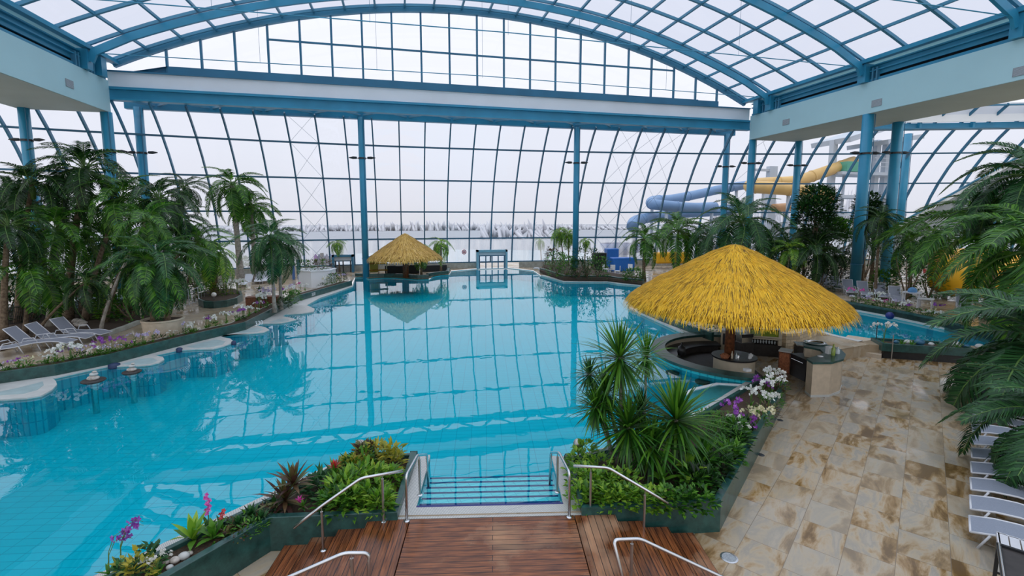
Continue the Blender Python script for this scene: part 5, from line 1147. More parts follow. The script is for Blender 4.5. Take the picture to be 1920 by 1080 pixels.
# ================================================================ SWIM-UP BAR
def ring_seg(m, cx, cy, r0, r1, z0, z1, a0, a1, n=28):
    L_ = arc(cx, cy, r1, a0, a1, n) + arc(cx, cy, r0, a1, a0, n); return m.prism(L_, z0, z1)
br = thing('swim_up_bar', (0, 0, 0), 0, 'round swim-up bar counter with dark green stone rim set in the water', 'bar counter')
m = MB(); ring_seg(m, *BC, 3.02, 3.62, .14, .25, 62, 243); m.build('counter_top', 'green_stone', br)
m = MB(); m.prism(arc(*BC, 3.19, 60, 262, 30), TZ, TZ+.015); m.build('floor_shade', 'dark_int', br)  # dark disc paints the shade lying on the floor inside the bar
m = MB(); ring_seg(m, *BC, 3.20, 3.5, TZ, .14, 62, 243); m.build('inner_wall', 'cream', br)
m = MB(); m.skirt([q for q in arc(*BC, 3.515, 98, 243, 28)], -.9, .14, False); m.build('tiled_front', 'pool_wall_tile', br)
m = MB(); ring_seg(m, *BC, 2.35, 3.2, -.16, -.10, 70, 205); m.build('work_top', 'black', br)
m = MB(); ring_seg(m, *BC, 2.45, 3.15, TZ, -.16, 72, 203); m.build('cabinets', 'dark_int', br)
CP = (13.5, 16.9)
cc = thing('centre_counter', (*CP, TZ), 0, 'small round cream counter with dark top around the brown post', 'bar counter')
MB().lathe([(.80, 0), (.80, .66)], 0, 0, 32).build('body', 'cream', cc, True)
MB().lathe([(0, .66), (.88, .66), (.88, .72), (0, .72)], 0, 0, 32).build('top', 'black', cc, 'auto')
def bottle(x, y, z, h, r, mt, lb, nm='bottle', cat='bottle'):
    m = MB(); m.lathe([(r, 0), (r, h*.6), (r*.4, h*.75), (r*.35, h), (0, h)], 0, 0, 12); o = m.build(nm, mt, None, True); o.location = (x, y, z); return tag(o, lb, cat)
zc = TZ+.72
for i, (dx, dy, h, r, mt, lb) in enumerate([(-.38, -.35, .30, .045, 'cream', 'cream bottle on the centre counter left of the post'), (-.25, -.45, .26, .04, 'bottle_clear', 'clear bottle on the centre counter before the post'), (-.2, -.5, .22, .05, 'steel', 'steel shaker on the centre counter'), (.28, -.55, .14, .05, 'white_paper', 'white cup right of the post'), (.38, -.5, .14, .05, 'white_paper', 'second white cup right of the post'), (.60, -.25, .12, .09, 'white_paper', 'white bowl at the right side of the centre counter')]):
    bottle(CP[0]+dx, CP[1]+dy, zc, h, r, mt, lb, 'bottle' if i < 3 else 'cup', 'bottle' if i < 3 else 'cup')
m = MB(); m.lathe([(.14, 0), (.2, .12), (.17, .12)], 0, 0, 16); m.sphere((0, 0, .12), .15, 10, (1, 1, .6)); o = m.build('snack_basket', 'snack', None, True); o.location = (CP[0]-.62, CP[1]-.22, zc); tag(o, 'reddish brown snack basket on the centre counter', 'basket')
m = MB(); m.box(-.11, .11, -.09, .09, 0, .1); o = m.build('napkin_holder', 'white_paper'); q = at(1401, 696, .25); o.location = (q.x, q.y, .25); tag(o, 'white napkin holder on the green bar rim', 'napkin holder')
q = at(1262, 648, .25); m = MB(); m.lathe([(.16, 0), (.19, .12), (.15, .35), (.05, .42), (.03, .55), (0, .56)], 0, 0, 16); o = m.build('lantern', 'black', None, True); o.location = (q.x+.25, q.y-.3, -.09); tag(o, 'black lantern at the inner edge of the bar ring', 'lantern')
q = at(1276, 660, .0); bottle(q.x+.1, q.y, -.10, .2, .12, 'snack', 'brown figurine on the dark work top of the bar', 'figurine', 'figurine')
# back bar cabinet
A = atY(1400, 640, 19.0); B = atY(1466, 640, 18.2); A.z = B.z = TZ
def oriented(name, A, B, dep, lb, cat):
    t = thing(name, A, math.atan2(B.y-A.y, B.x-A.x), lb, cat); return t, (Vector(B)-Vector(A)).length
t, w_ = oriented('back_bar', A, B, .6, 'cream back bar unit with glass shelf and hanging glasses', 'cabinet')
for a, b, z1, z2, mt, nm in ((0, w_, 0, .12, 'dark_int', 'plinth'), (0, w_, .12, .55, 'dark_int', 'lower_cupboard'), (0, w_, .80, .86, 'cream', 'shelf')): MB().box(a, b, 0, .6, z1, z2).build(nm, mt, t)
MB().box(0, .14, 0, .6, .55, 1.30).build('side_panel', 'cream', t); MB().box(w_-.14, w_, 0, .6, .55, 1.30).build('side_panel', 'cream', t)
MB().box(0, w_, .5, .6, .12, 1.3).build('back_panel', 'dark_int', t); m = MB(); m.box(.14, w_-.14, .02, .06, .95, 1.22); m.build('display_window', 'bottle_green', t)
MB().box(-.05, w_+.05, -.05, .65, 1.30, 1.36).build('top', 'glass_blue', t); MB().box(.14, w_-.14, 0, .05, .88, .95).build('fascia', 'cream', t)
u_ = (Vector(B)-Vector(A)).normalized()
for i in range(9):
    q = Vector(A)+u_*(.25+i*(w_-.5)/8)+Vector((-u_.y, u_.x, 0))*.18; m = MB(); m.lathe([(.035, 0), (.045, .12), (.01, .15), (.01, .22)], 0, 0, 10); o = m.build('wine_glass', 'bottle_clear', None, True); o.location = (q.x, q.y, TZ+.575); tag(o, 'stemmed glass hanging under the shelf of the back bar', 'glass', 'glasses hanging in the back bar')
A = atY(1352, 625, 20.0); B = atY(1396, 626, 19.2); A.z = B.z = TZ
t, w_ = oriented('side_unit', A, B, .5, 'pale cream low unit left of the brown post', 'cabinet'); MB().box(0, w_, 0, .5, 0, .95).build('body', 'cream', t); MB().box(-.03, w_+.03, -.03, .53, .95, 1.0).build('top', 'curb_tile', t); MB().box(.1, w_-.1, -.03, .0, .3, .85).build('door', 'dark_gap', t)
q = atY(1395, 640, 18.8); t = thing('coffee_machine', (q.x, q.y, TZ), 0, 'steel coffee machine on a dark stand behind the brown post', 'coffee machine'); MB().box(-.35, .35, -.25, .25, 0, .7).build('stand', 'dark_int', t); MB().box(-.28, .28, -.2, .2, .7, 1.1).build('body', 'steel', t); MB().box(-.3, .3, -.24, -.2, .95, 1.1).build('panel', 'black', t)
# masonry wall behind the bar with hedge
ST = [tuple(at(x, y, .62)[:2]) for x, y in [(1448, 621), (1475, 626), (1500, 624), (1520, 618), (1532, 612), (1530, 600)]]
wall_strip(ST, .4, TZ, .62, 'curved beige masonry wall behind the bar', 'masonry', 'masonry_wall', 'wall')
DG = [tuple(at(x, y, .5)[:2]) for x, y in [(1290, 621), (1240, 598), (1196, 578)]]
wall_strip([tuple(at(x, y, .45)[:2]) for x, y in [(1335, 624), (1290, 610), (1240, 592), (1196, 574)]], -.12, .05, .45, 'sloping dark green stone wall vanishing under the bar roof')
for i, (x, y, w_, h_, lb) in enumerate([(1310, 612, 1.0, .7, 'low dark hedge plant left under the roof fringe'), (1340, 613, 1.0, .7, 'low dark hedge plant left of the brown post'), (1375, 613, 1.0, .75, 'low hedge plant behind the brown post'), (1425, 612, 1.1, .8, 'low hedge plant above the back bar'), (1470, 611, 1.1, .75, 'low hedge plant on the masonry wall'), (1505, 608, .9, .7, 'low hedge plant at the right end of the masonry wall')]):
    P = at(x, y, .6); bush('hedge_plant', P.x+.2, P.y+.6, .1, w_, w_*.7, h_+.2, 220, .18, .06, 'leaf_dark' if i % 2 else 'leaf_mid', lb, 'plant', i+1, stem=False)
    if i in (1, 3): orchid(P.x, P.y+.3, .1, .95, 'white', ['', 'white orchid under the roof fringe left of the post', '', 'white orchid behind the back bar'][i], i)
# right counter
TP = [(1506, 642), (1530, 641), (1556, 647), (1577, 655), (1586, 664), (1582, 673), (1560, 679), (1524, 679.5), (1512, 672), (1530, 667), (1545, 662), (1538, 655), (1520, 651), (1507, 649)]
zt2 = .86
rc = thing('terrace_counter', (0, 0, 0), 0, 'rounded beige tiled counter with green stone top on the terrace', 'bar counter')
L_ = [tuple(at(x, y, zt2)[:2]) for x, y in TP]
m = MB(); m.prism(L_, zt2-.07, zt2); m.build('top', 'green_stone', rc)
c_ = Vector((sum(p[0] for p in L_)/len(L_), sum(p[1] for p in L_)/len(L_)))
m = MB(); m.prism([tuple(Vector(p)+(c_-Vector(p)).normalized()*.07) for p in L_], TZ, zt2-.07); m.build('body', 'beige_tile', rc)
m = MB(); m.prism([tuple(Vector(p)+(c_-Vector(p)).normalized()*.05) for p in L_], TZ, TZ+.08); m.build('plinth', 'curb_tile', rc)
for i, (x, y, h, r, mt, nm, lb) in enumerate([(1554, 663, .28, .10, 'white_paper', 'menu_box', 'white box on the green counter top'), (1562, 666, .42, .07, 'bottle_green', 'bottle', 'olive green bottle on the terrace counter'), (1570, 663, .26, .08, 'bottle_clear', 'bottle', 'grey jar beside the olive green bottle'), (1538, 668, .02, .10, 'white_paper', 'plate', 'small white plate on the counter edge')]):
    q = at(x, y, zt2)
    if nm == 'menu_box': m = MB(); m.box(-r, r, -r*.7, r*.7, 0, h); o = m.build(nm, mt); o.location = q; tag(o, lb, 'box')
    else: bottle(q.x, q.y, zt2, h, r, mt, lb, nm, nm)
q = at(1528, 644, zt2); m = MB(); m.lathe([(.3, 0), (.42, .05), (.4, .06)], 0, 0, 16); o = m.build('tray', 'steel', None, True); o.location = q; tag(o, 'steel tray at the far end of the terrace counter', 'tray')
A = at(1481, 702, TZ); B = at(1509, 716, TZ)
t, w_ = oriented('dishwasher', A, B, .6, 'black bar dishwasher with steel trim beside the terrace counter', 'dishwasher'); MB().box(0, w_, 0, .7, 0, .85).build('body', 'black', t); MB().box(-.02, w_+.02, -.03, .75, .85, .9).build('top', 'black', t); MB().tube([(.1, -.05, .72), (w_-.1, -.05, .72)], .02, 8).build('handle', 'steel', t)
A = at(1458, 698, TZ); B = at(1480, 702, TZ)
t, w_ = oriented('bar_cupboard', A, B, .5, 'brown cupboard with pale top between back bar and dishwasher', 'cupboard'); MB().box(0, w_, 0, .5, 0, .9).build('body', 'wood_post', t); MB().box(-.02, w_+.02, -.02, .52, .9, .95).build('top', 'curb_tile', t); MB().box(.03, w_-.03, -.015, 0, .05, .85).build('door', 'snack', t)
A = at(1497, 690, TZ); t = thing('steel_worktop', A, -.55, 'dark steel worktop behind the dishwasher', 'worktop'); MB().box(0, 1.2, .35, .95, 0, .88).build('body', 'dark_int', t); MB().box(-.03, 1.25, .32, 1.0, .88, .93).build('top', 'steel', t)
# submerged stools
for x, y, z_, lb in ((1261, 697, -.10, 'round submerged bar stool left of its neighbour in the water'), (1317, 714, -.12, 'round submerged bar stool nearest the water shelf')):
    P = at(x, y, z_); t = thing('water_stool', (P.x, P.y, -1.25), 0, lb, 'stool'); MB().lathe([(.08, 0), (.08, z_+1.2)], 0, 0, 16).build('pedestal', 'steel', t, True); MB().lathe([(0, z_+1.25), (.26, z_+1.25), (.27, z_+1.22), (.26, z_+1.17), (0, z_+1.17)], 0, 0, 24).build('seat', 'wood_post', t, 'auto')
for x, y, s_, lb in ((175, 712, 1.0, 'stacked stone ornament on a round disc in the water, nearer the left photo edge'), (247, 696, .85, 'stacked stone ornament on a round disc in the water, below the rounded niche')):
    P = at(x, y, .03); t = thing('stone_cairn', (P.x, P.y, -1.25), 0, lb, 'ornament'); MB().lathe([(.10, 0), (.10, 1.2)], 0, 0, 12).build('pedestal', 'steel', t, True)
    MB().lathe([(0, 1.29), (.36*s_, 1.28), (.38*s_, 1.24), (.3*s_, 1.19), (0, 1.18)], 0, 0, 20).build('disc', 'dark_int', t, True)
    for k, (r_, zz) in enumerate(((.17, 1.35), (.12, 1.49), (.07, 1.58))): m = MB(); m.sphere((0.03*k, 0, zz), r_*s_, 10, (1.2, 1, .55)); m.build('stone', 'pebble' if k != 1 else 'curb_tile', t, True)
for x, y, r_, lb in ((214, 684, .2, 'round blue water nozzle set in the rim between two niches'), (336, 654.5, .13, 'dark blue round nozzle at the tip of a niche'), (438, 641.5, .10, 'small dark blue nozzle farther along the rim')):
    P = at(x, y, .1); m = MB(); m.lathe([(0, .10), (r_*.6, .09), (r_, .05), (r_, -.1)], 0, 0, 20); o = m.build('water_nozzle', 'basin_blue', None, True); o.location = (P.x, P.y, .07); tag(o, lb, 'nozzle')
P = at(1668, 597, .12); m = MB(); m.sphere((0, 0, 0), .22, 12); o = m.build('water_nozzle', 'navy', None, True); o.location = (P.x, P.y, .28); tag(o, 'dark blue ball nozzle on the rim of the smaller pool', 'nozzle')
P = at(1658, 623, -.05); m = MB(); m.lathe([(0, .02), (.5, .02), (.52, 0), (0, 0)], 0, 0, 24); o = m.build('pool_disc', 'slate_mullion', None, True); o.location = (P.x, P.y, -.99); tag(o, 'dark round drain disc on the floor of the smaller pool', 'drain')

# ================================================================ OUTDOOR SLIDES AND TOWER
def pxY(pts): return [atY(x, y, Y) for x, y, Y in pts]
def smooth(P, n=5):
    out = []
    for i in range(len(P)-1):
        a, b, c, d = P[max(i-1, 0)], P[i], P[i+1], P[min(i+2, len(P)-1)]
        for k in range(n):
            t = k/n; out.append(.5*((2*b)+(c-a)*t+(2*a-5*b+4*c-d)*t*t+(3*b-a-3*c+d)*t**3))
    out.append(P[-1]); return out
def slide(name, pts, rpx, mt, lb, flute=None):
    P = pxY(pts); o0 = Vector((P[0].x, P[0].y, -.3)); r = rpx/900*depth(P[0]); t = thing(name, o0, 0, lb, 'water slide')
    Q = [p-o0 for p in smooth(P)]; MB().tube(Q, r, 14).build('tube', mt, t, True)
    for i in range(4, len(Q)-2, 7): MB().tube([Q[i]-(Q[i+1]-Q[i]).normalized()*.12, Q[i]+(Q[i+1]-Q[i]).normalized()*.12], r*1.08, 14).build('joint_ring', mt, t, True)
    for i in range(3, len(Q), 9): MB().tube([(Q[i].x, Q[i].y, 0), (Q[i].x, Q[i].y, Q[i].z-r*.8)], .25, 8).build('support', 'haze_grey', t, True)
    return t
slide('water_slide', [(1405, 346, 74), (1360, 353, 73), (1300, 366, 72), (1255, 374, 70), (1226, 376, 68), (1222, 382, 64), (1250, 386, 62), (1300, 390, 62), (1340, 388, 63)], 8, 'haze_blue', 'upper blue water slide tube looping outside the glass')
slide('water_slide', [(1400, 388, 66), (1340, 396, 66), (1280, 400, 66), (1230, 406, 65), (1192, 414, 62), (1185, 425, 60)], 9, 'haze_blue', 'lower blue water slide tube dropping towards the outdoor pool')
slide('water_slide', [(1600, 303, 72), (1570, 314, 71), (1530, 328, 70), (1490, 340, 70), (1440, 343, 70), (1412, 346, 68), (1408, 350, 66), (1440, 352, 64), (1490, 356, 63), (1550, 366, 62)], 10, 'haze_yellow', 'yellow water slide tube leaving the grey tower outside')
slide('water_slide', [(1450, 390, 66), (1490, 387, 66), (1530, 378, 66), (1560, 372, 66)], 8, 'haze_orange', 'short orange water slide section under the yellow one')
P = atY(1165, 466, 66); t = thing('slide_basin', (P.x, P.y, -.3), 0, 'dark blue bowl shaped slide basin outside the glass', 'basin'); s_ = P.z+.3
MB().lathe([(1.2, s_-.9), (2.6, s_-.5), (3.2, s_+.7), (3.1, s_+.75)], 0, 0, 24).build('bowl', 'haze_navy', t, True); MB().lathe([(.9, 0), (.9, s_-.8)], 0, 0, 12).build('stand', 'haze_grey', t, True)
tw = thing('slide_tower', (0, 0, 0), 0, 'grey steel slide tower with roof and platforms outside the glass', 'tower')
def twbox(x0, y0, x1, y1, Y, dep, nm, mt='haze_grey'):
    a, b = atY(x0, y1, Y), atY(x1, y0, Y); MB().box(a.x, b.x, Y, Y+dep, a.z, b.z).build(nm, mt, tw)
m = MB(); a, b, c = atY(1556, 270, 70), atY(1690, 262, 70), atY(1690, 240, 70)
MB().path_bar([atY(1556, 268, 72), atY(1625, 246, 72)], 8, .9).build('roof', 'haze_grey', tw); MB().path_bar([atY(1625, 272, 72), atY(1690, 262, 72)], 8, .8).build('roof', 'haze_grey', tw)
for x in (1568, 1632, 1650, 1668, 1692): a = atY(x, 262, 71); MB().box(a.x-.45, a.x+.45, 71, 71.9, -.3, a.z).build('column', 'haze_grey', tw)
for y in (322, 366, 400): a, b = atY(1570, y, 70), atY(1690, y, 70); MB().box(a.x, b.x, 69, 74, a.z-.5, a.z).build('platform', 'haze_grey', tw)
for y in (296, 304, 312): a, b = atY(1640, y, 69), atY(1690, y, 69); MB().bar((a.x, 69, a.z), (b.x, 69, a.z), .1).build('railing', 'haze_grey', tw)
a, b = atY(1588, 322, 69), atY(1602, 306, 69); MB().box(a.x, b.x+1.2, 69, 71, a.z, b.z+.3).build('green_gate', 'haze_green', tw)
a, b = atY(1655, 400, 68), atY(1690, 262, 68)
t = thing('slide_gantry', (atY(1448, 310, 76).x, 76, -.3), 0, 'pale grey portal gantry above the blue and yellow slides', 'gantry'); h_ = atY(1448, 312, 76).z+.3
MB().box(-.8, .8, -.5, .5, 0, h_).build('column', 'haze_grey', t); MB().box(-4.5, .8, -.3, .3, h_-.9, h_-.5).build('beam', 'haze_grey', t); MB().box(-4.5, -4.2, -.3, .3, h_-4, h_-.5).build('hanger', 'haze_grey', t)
# distant bare treelines, the mist painted in as a pale grey colour
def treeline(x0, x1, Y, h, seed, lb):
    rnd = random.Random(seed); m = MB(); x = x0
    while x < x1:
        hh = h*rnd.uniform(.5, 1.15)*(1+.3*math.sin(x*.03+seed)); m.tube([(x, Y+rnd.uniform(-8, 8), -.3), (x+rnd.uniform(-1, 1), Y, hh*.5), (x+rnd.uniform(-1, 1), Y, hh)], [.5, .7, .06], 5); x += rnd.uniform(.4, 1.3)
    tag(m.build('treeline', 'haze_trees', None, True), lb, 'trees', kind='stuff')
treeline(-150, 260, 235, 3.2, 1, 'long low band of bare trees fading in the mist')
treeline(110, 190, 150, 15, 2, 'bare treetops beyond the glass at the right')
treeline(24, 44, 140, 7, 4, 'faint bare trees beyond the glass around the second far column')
# sloping white roof and yellow indoor slide at the right
A, B = atY(1655, 440, 42), atY(1920, 292, 36)
t = thing('sloping_canopy', (A.x, A.y, .1), 0, 'long white edged sloping roof rising behind the right palms', 'canopy'); D = B-A; A0 = Vector((A.x, A.y, .1))
D2 = D*1.5; z_ = A.z-.1
m = MB(); m.path_bar([Vector((0, 0, z_)), Vector((0, 0, z_))+D2], .3, .35); m.build('edge', 'white_panel', t)
m = MB(); a, b = Vector((0, .3, z_-.25)), Vector((0, .3, z_-.25))+D2; m.quad(a, b, b+Vector((0, 0, -6)), a+Vector((0, 0, -2.4))); m.quad(a+Vector((0, .3, 0)), b+Vector((0, .3, 0)), b+Vector((0, .3, -6)), a+Vector((0, .3, -2.4))); m.build('side', 'vent_metal', t)
m = MB(); m.path_bar([Vector((0, -.2, z_+.35)), Vector((0, -.2, z_+.35))+D2], .2, .18); m.build('upper_edge', 'blue_mullion', t)
for f in (.02, .5, 1.0): MB().box(D2.x*f-.15, D2.x*f+.15, D2.y*f, D2.y*f+.3, 0, z_+D2.z*f-.3).build('support', 'haze_grey', t)
sl = [(1772, 512, 27), (1785, 516, 26.5), (1800, 520, 26), (1835, 520, 25.5), (1870, 512, 25.5)]
P = pxY(sl); o0 = Vector((P[0].x, P[0].y, .1)); t = thing('indoor_slide', o0, 0, 'thick bright yellow indoor slide tube behind the right palms', 'water slide')
Q = [p-o0 for p in smooth(P)]; MB().tube(Q, 1.45, 24).build('tube', 'yellow_plastic', t, True)
for i in (4, 10, 16): MB().tube([Q[i], Q[i]+(Q[i+1]-Q[i]).normalized()*.1], 1.5, 24).build('joint_ring', 'haze_orange', t, True)
for i in (2, 12, 18): MB().tube([(Q[i].x, Q[i].y, 0), (Q[i].x, Q[i].y, Q[i].z-1)], .15, 10).build('support', 'haze_grey', t)
P = pxY([(1730, 485, 29), (1790, 478, 29), (1850, 478, 29), (1900, 485, 29)]); o0 = Vector((P[0].x, P[0].y, .1)); t = thing('indoor_slide', o0, 0, 'rear yellow slide channel above the thick yellow tube', 'water slide'); Q = [p-o0 for p in smooth(P)]
MB().tube(Q, .5, 14).build('tube', 'yellow_plastic', t, True)
for i in (3, 12): MB().tube([(Q[i].x, Q[i].y, 0), (Q[i].x, Q[i].y, Q[i].z-.4)], .12, 10).build('support', 'haze_grey', t)

# ================================================================ BIG PALMS AT THE RIGHT
def big_palm(c_px, Y, rad_px, base_xy, zb, n, kind, lb, tr, seed, low=-50, high=80, leaf_l=None, **k):
    c = atY(*c_px, Y); L = rad_px/900*depth(c); x, y = base_xy if base_xy else (c.x, c.y)
    return palm(x, y, zb, c.x, c.y, c.z, L, n, kind, lb, tr, seed=seed, low=low, high=high, group='large palms at the right photo edge', **k)
big_palm((1868, 440), 20.5, 195, None, .1, 13, 'neardark', 'large palm with brown trunk and long fronds over the yellow slide', .24, 3, low=2)
big_palm((1945, 330), 18.0, 180, None, .1, 18, 'near', 'tall palm at the upper right photo edge, its fronds before the glass', .2, 8, low=-40)
big_palm((1965, 470), 15.0, 220, None, TZ, 18, 'neardark', 'dark palm at the right photo edge above the stone trough', .2, 14, low=-50)
big_palm((1980, 650), 10.6, 255, None, TZ, 24, 'near', 'near palm whose broad fronds hang over the stone trough end', .18, 5, low=-55)
big_palm((2000, 800), 7.4, 235, None, TZ, 24, 'near', 'nearest palm with long leaflets drooping over the silver loungers', .16, 21, low=-62)
# ---------------------------------------------------------------- silver loungers on the terrace
ls = lounger_proto('silver_sling', 'x', 'silver loungers in a row on the terrace', 14); ls.scale = (1.2, 1.12, 1.1)
A0 = at(1842, 985, TZ+.32); A1 = at(1838, 700, TZ+.32); dv = (A1-A0); LN = dv.length
dr = (at(1930, 1012, TZ+.32)-A0); ang = math.atan2(dr.y, dr.x)+PI
names = ['nearest', 'second nearest', 'third nearest', 'fourth nearest', 'fifth nearest', 'sixth nearest', 'seventh nearest', 'eighth nearest', 'third from the far end', 'second from the far end', 'farthest']
for i in range(11):
    p = A0+dv*(i/11)*.86; x, y = p.x-math.cos(ang)*1.2, p.y-math.sin(ang)*1.2; lb = f'silver grey lounger on the terrace, {names[i]} of the row'
    if i == 0: ls.location = (x, y, TZ); ls.rotation_euler = (0, 0, ang); ls['label'] = lb
    else: dup(ls, (x, y, TZ), ang, lb)
P = at(1876, 1050, TZ); c = at(1868, 997, TZ+.5)
t = thing('slatted_table', (c.x, c.y, TZ), ang-PI, 'white slatted side table beside the nearest silver lounger', 'table')
for k in range(5):
    m = MB(); m.box(.02+.15*k, .15+.15*k, -.62, 0, .47, .5); m.build('slat', 'white_metal', t)
MB().box(0, .78, -.64, -.60, .42, .5).box(0, .78, -.02, .02, .42, .5).box(0, .04, -.62, 0, .42, .5).build('frame', 'white_metal', t)
for a in (.02, .72):
    for b in (-.6, -.04): MB().box(a, a+.06, b, b+.06, .03, .45).build('leg', 'curb_tile', t)
    for b in (-.6, -.04): MB().box(a-.005, a+.065, b-.005, b+.065, 0, .04).build('foot', 'black', t)
# dark framed glass board at the bottom corner
c = at(1868, 1016, .55); t = thing('glass_board', (c.x, c.y, TZ), ang-PI, 'black framed dark glass stand at the bottom right corner of the photo', 'stand'); h_ = .55-TZ
MB().box(0, 1.2, -.05, 0, h_-.04, h_).box(0, .06, -1.2, 0, h_-.05, h_-.01).box(1.15, 1.2, -1.2, 0, h_-.05, h_-.01).build('frame', 'black', t)
m = MB(); m.box(.06, 1.15, -1.2, -.05, h_-.06, h_-.04); m.build('glass', 'dark_int', t)
m = MB(); m.tube([(.03, -.03, h_+.01), (.03, -1.2, h_+.01)], .014, 8); m.build('trim', 'steel', t)
for a in (.0, 1.14):
    for b in (-1.15, -.06): MB().box(a, a+.05, b, b+.05, 0, h_-.05).build('leg', 'black', t)
# small things on the terrace
def floor_light(px, py, r, lb, mt='vent_metal'):
    P = at(px, py, TZ); t = thing('floor_light', (P.x, P.y, TZ), 0, lb, 'floor light'); MB().lathe([(r, 0), (r, .008), (r*.8, .012), (r*.78, .004)], 0, 0, 28).build('ring', 'steel', t, 'auto'); MB().lathe([(0, .006), (r*.79, .006)], 0, 0, 28).build('lens', mt, t)
floor_light(1367, 1046, .16, 'round recessed floor light with steel ring on the terrace')
for x, y, lb in ((1427, 853, 'small dark round floor drain nearer the steps'), (1463, 788, 'small dark round floor drain nearer the bar')):
    P = at(x, y, TZ); m = MB(); m.lathe([(0, .006), (.085, .006), (.09, 0)], 0, 0, 20); o = m.build('floor_drain', 'dark_gap', None, True); o.location = (P.x, P.y, TZ); tag(o, lb, 'drain')
P = at(1363, 785, .08); m = MB(); m.lathe([(0, .03), (.07, .03), (.08, 0)], 0, 0, 16); o = m.build('rim_cap', 'green_stone', None, True); o.location = (P.x+.1, P.y, .08); tag(o, 'small dark cap on the pool rim beside the purple orchid', 'cap')
# chrome nozzle and ball lamp at the pool edge
P = at(676, 868, .0); h_ = .52; t = thing('water_spout', (P.x, P.y, -.2), 0, 'chrome cylindrical water spout at the tip of the bromeliad bed', 'spout')
MB().lathe([(.085, 0), (.085, .45), (.115, .55), (.115, .72), (.09, .76), (0, .76)], 0, 0, 24).build('body', 'brushed', t, 'auto'); m = MB(); m.tube([(0, -.11, .64), (0, -.14, .64)], .05, 16); m.build('nozzle', 'steel', t)
P = at(1084, 858, .07); t = thing('ball_lamp', (P.x, P.y, .0), 0, 'small steel ball lamp at the pool corner of the yucca bed', 'lamp'); z_ = .43
m = MB(); m.sphere((0, 0, z_), .13, 16); m.build('ball', 'brushed', t, True); MB().tube([(0, 0, 0), (0, 0, z_-.1)], .03, 8).build('post', 'brushed', t)

# ================================================================ NEAR BEDS
def swords(name, px, py, zb, z_, n, L, w, mt, lb, cat='plant', seed=1, low=-20, high=85, sag=.6, group=None, rot=0):
    P = at(px, py, z_); t = thing(name, (P.x, P.y, zb), rot, lb, cat, group); o = link('leaves', sword_mesh(n, L, w, mt, seed, low, high, sag), t, (0, 0, z_-zb)); return t
Zb = .13
GB = 'leafy plants of the bromeliad bed'
swords('bromeliad', 550, 905, Zb, .62, 30, .58, .10, 'leaf_brown', 'tall reddish brown bromeliad at the left tip of the near bed', seed=2, low=0)
swords('bromeliad', 535, 935, Zb, .35, 34, .60, .11, 'leaf_brown', 'wide dark brown bromeliad beneath the tall one', seed=3, low=-25)
swords('bromeliad', 515, 952, Zb, .22, 22, .42, .08, 'leaf_dark', 'small dark bromeliad at the outer corner of the near bed', seed=4)
t = swords('bromeliad', 627, 893, Zb, .45, 24, .48, .06, 'leaf_mid', 'green bromeliad with bright red heart beside the far gutter', seed=5, low=0)
o = link('bloom', sword_mesh(22, .20, .05, 'leaf_red', 6, 20, 85, .2), t, (0, 0, .52)); o['label'] = 'bright red flower heart'
t = swords('bromeliad', 568, 950, Zb, .25, 12, .22, .05, 'leaf_mid', 'little plant with one pink bloom in front of the brown bromeliads', seed=7, low=0)
o = link('bloom', sword_mesh(12, .13, .05, 'petal_magenta', 8, 10, 85, .2), t, (-.05, -.05, .28)); o['label'] = 'pink bloom'
crot = [(640, 930, .55, .42, 'leaf_bright', 'bright green leafy plant below the middle of the handrail'), (665, 915, .55, .45, 'leaf_bright', 'bright green leafy plant in the centre of the near bed'), (690, 905, .5, .42, 'leaf_bright', 'bright green leafy plant near the inner wall corner'), (655, 945, .5, .36, 'leaf_bright', 'bright green leafy plant at the near wall of the bed'), (700, 935, .5, .38, 'leaf_bright', 'bright green leafy plant close to the second rail post'), (625, 950, .42, .34, 'leaf_mid', 'mid green plant beside the pink bloom'),
        (675, 880, .5, .46, 'leaf_mid', 'green plant behind the red bromeliad'), (700, 868, .5, .5, 'leaf_yellow', 'yellow and red croton at the pool tip of the bed'), (735, 868, .42, .5, 'leaf_yellow', 'yellow green croton at the pool corner of the bed'), (685, 862, .42, .42, 'leaf_brown', 'reddish croton next to the chrome spout'), (655, 885, .45, .36, 'leaf_yellow', 'light yellow green plant beside the red bromeliad'), (600, 915, .42, .34, 'leaf_blue', 'grey green plant right of the tall brown bromeliad'), (730, 900, .34, .28, 'leaf_bright', 'small bright plant next to bare soil'), (715, 950, .34, .3, 'leaf_bright', 'bright leaf tuft at the foot of the second rail post')]
for i, (x, y, w_, h_, mt, lb) in enumerate(crot):
    P = at(x, y, Zb+.1); bush('leafy_plant', P.x, P.y, Zb, w_*.62, w_*.62, h_, 150, .24, .085, mt, lb, 'plant', seed=i+2, group=GB, stem=False, up=.9)
for i, (x, y, lb) in enumerate([(470, 967, 'blue green succulent rosette next to the brown bromeliads'), (447, 985, 'blue green succulent rosette, middle one of the narrow bed'), (490, 975, 'small green succulent at the bend of the narrow bed')]): swords('succulent', x, y, Zb, .2, 36, .26, .07, 'leaf_blue', lb, seed=i+3, low=5, sag=.1)
for i in range(7):
    x, y = [(455, 978), (425, 990), (480, 985), (440, 1000), (408, 1002), (500, 962), (466, 992)][i]; P = at(x, y, .2)
    bush('ground_plant', P.x, P.y, Zb, .22, .22, .16, 70, .11, .04, 'leaf_brown' if i % 2 else 'leaf_mid', ['low green and brown ground plant between the succulents', 'reddish ground plant left of the succulents', 'green ground plant by the inner wall bend', 'reddish ground plant at the inner wall', 'green ground plant right of the peace lily', 'reddish ground plant under the dark bromeliad', 'green ground plant hugging the near wall'][i], 'plant', i, stem=False)
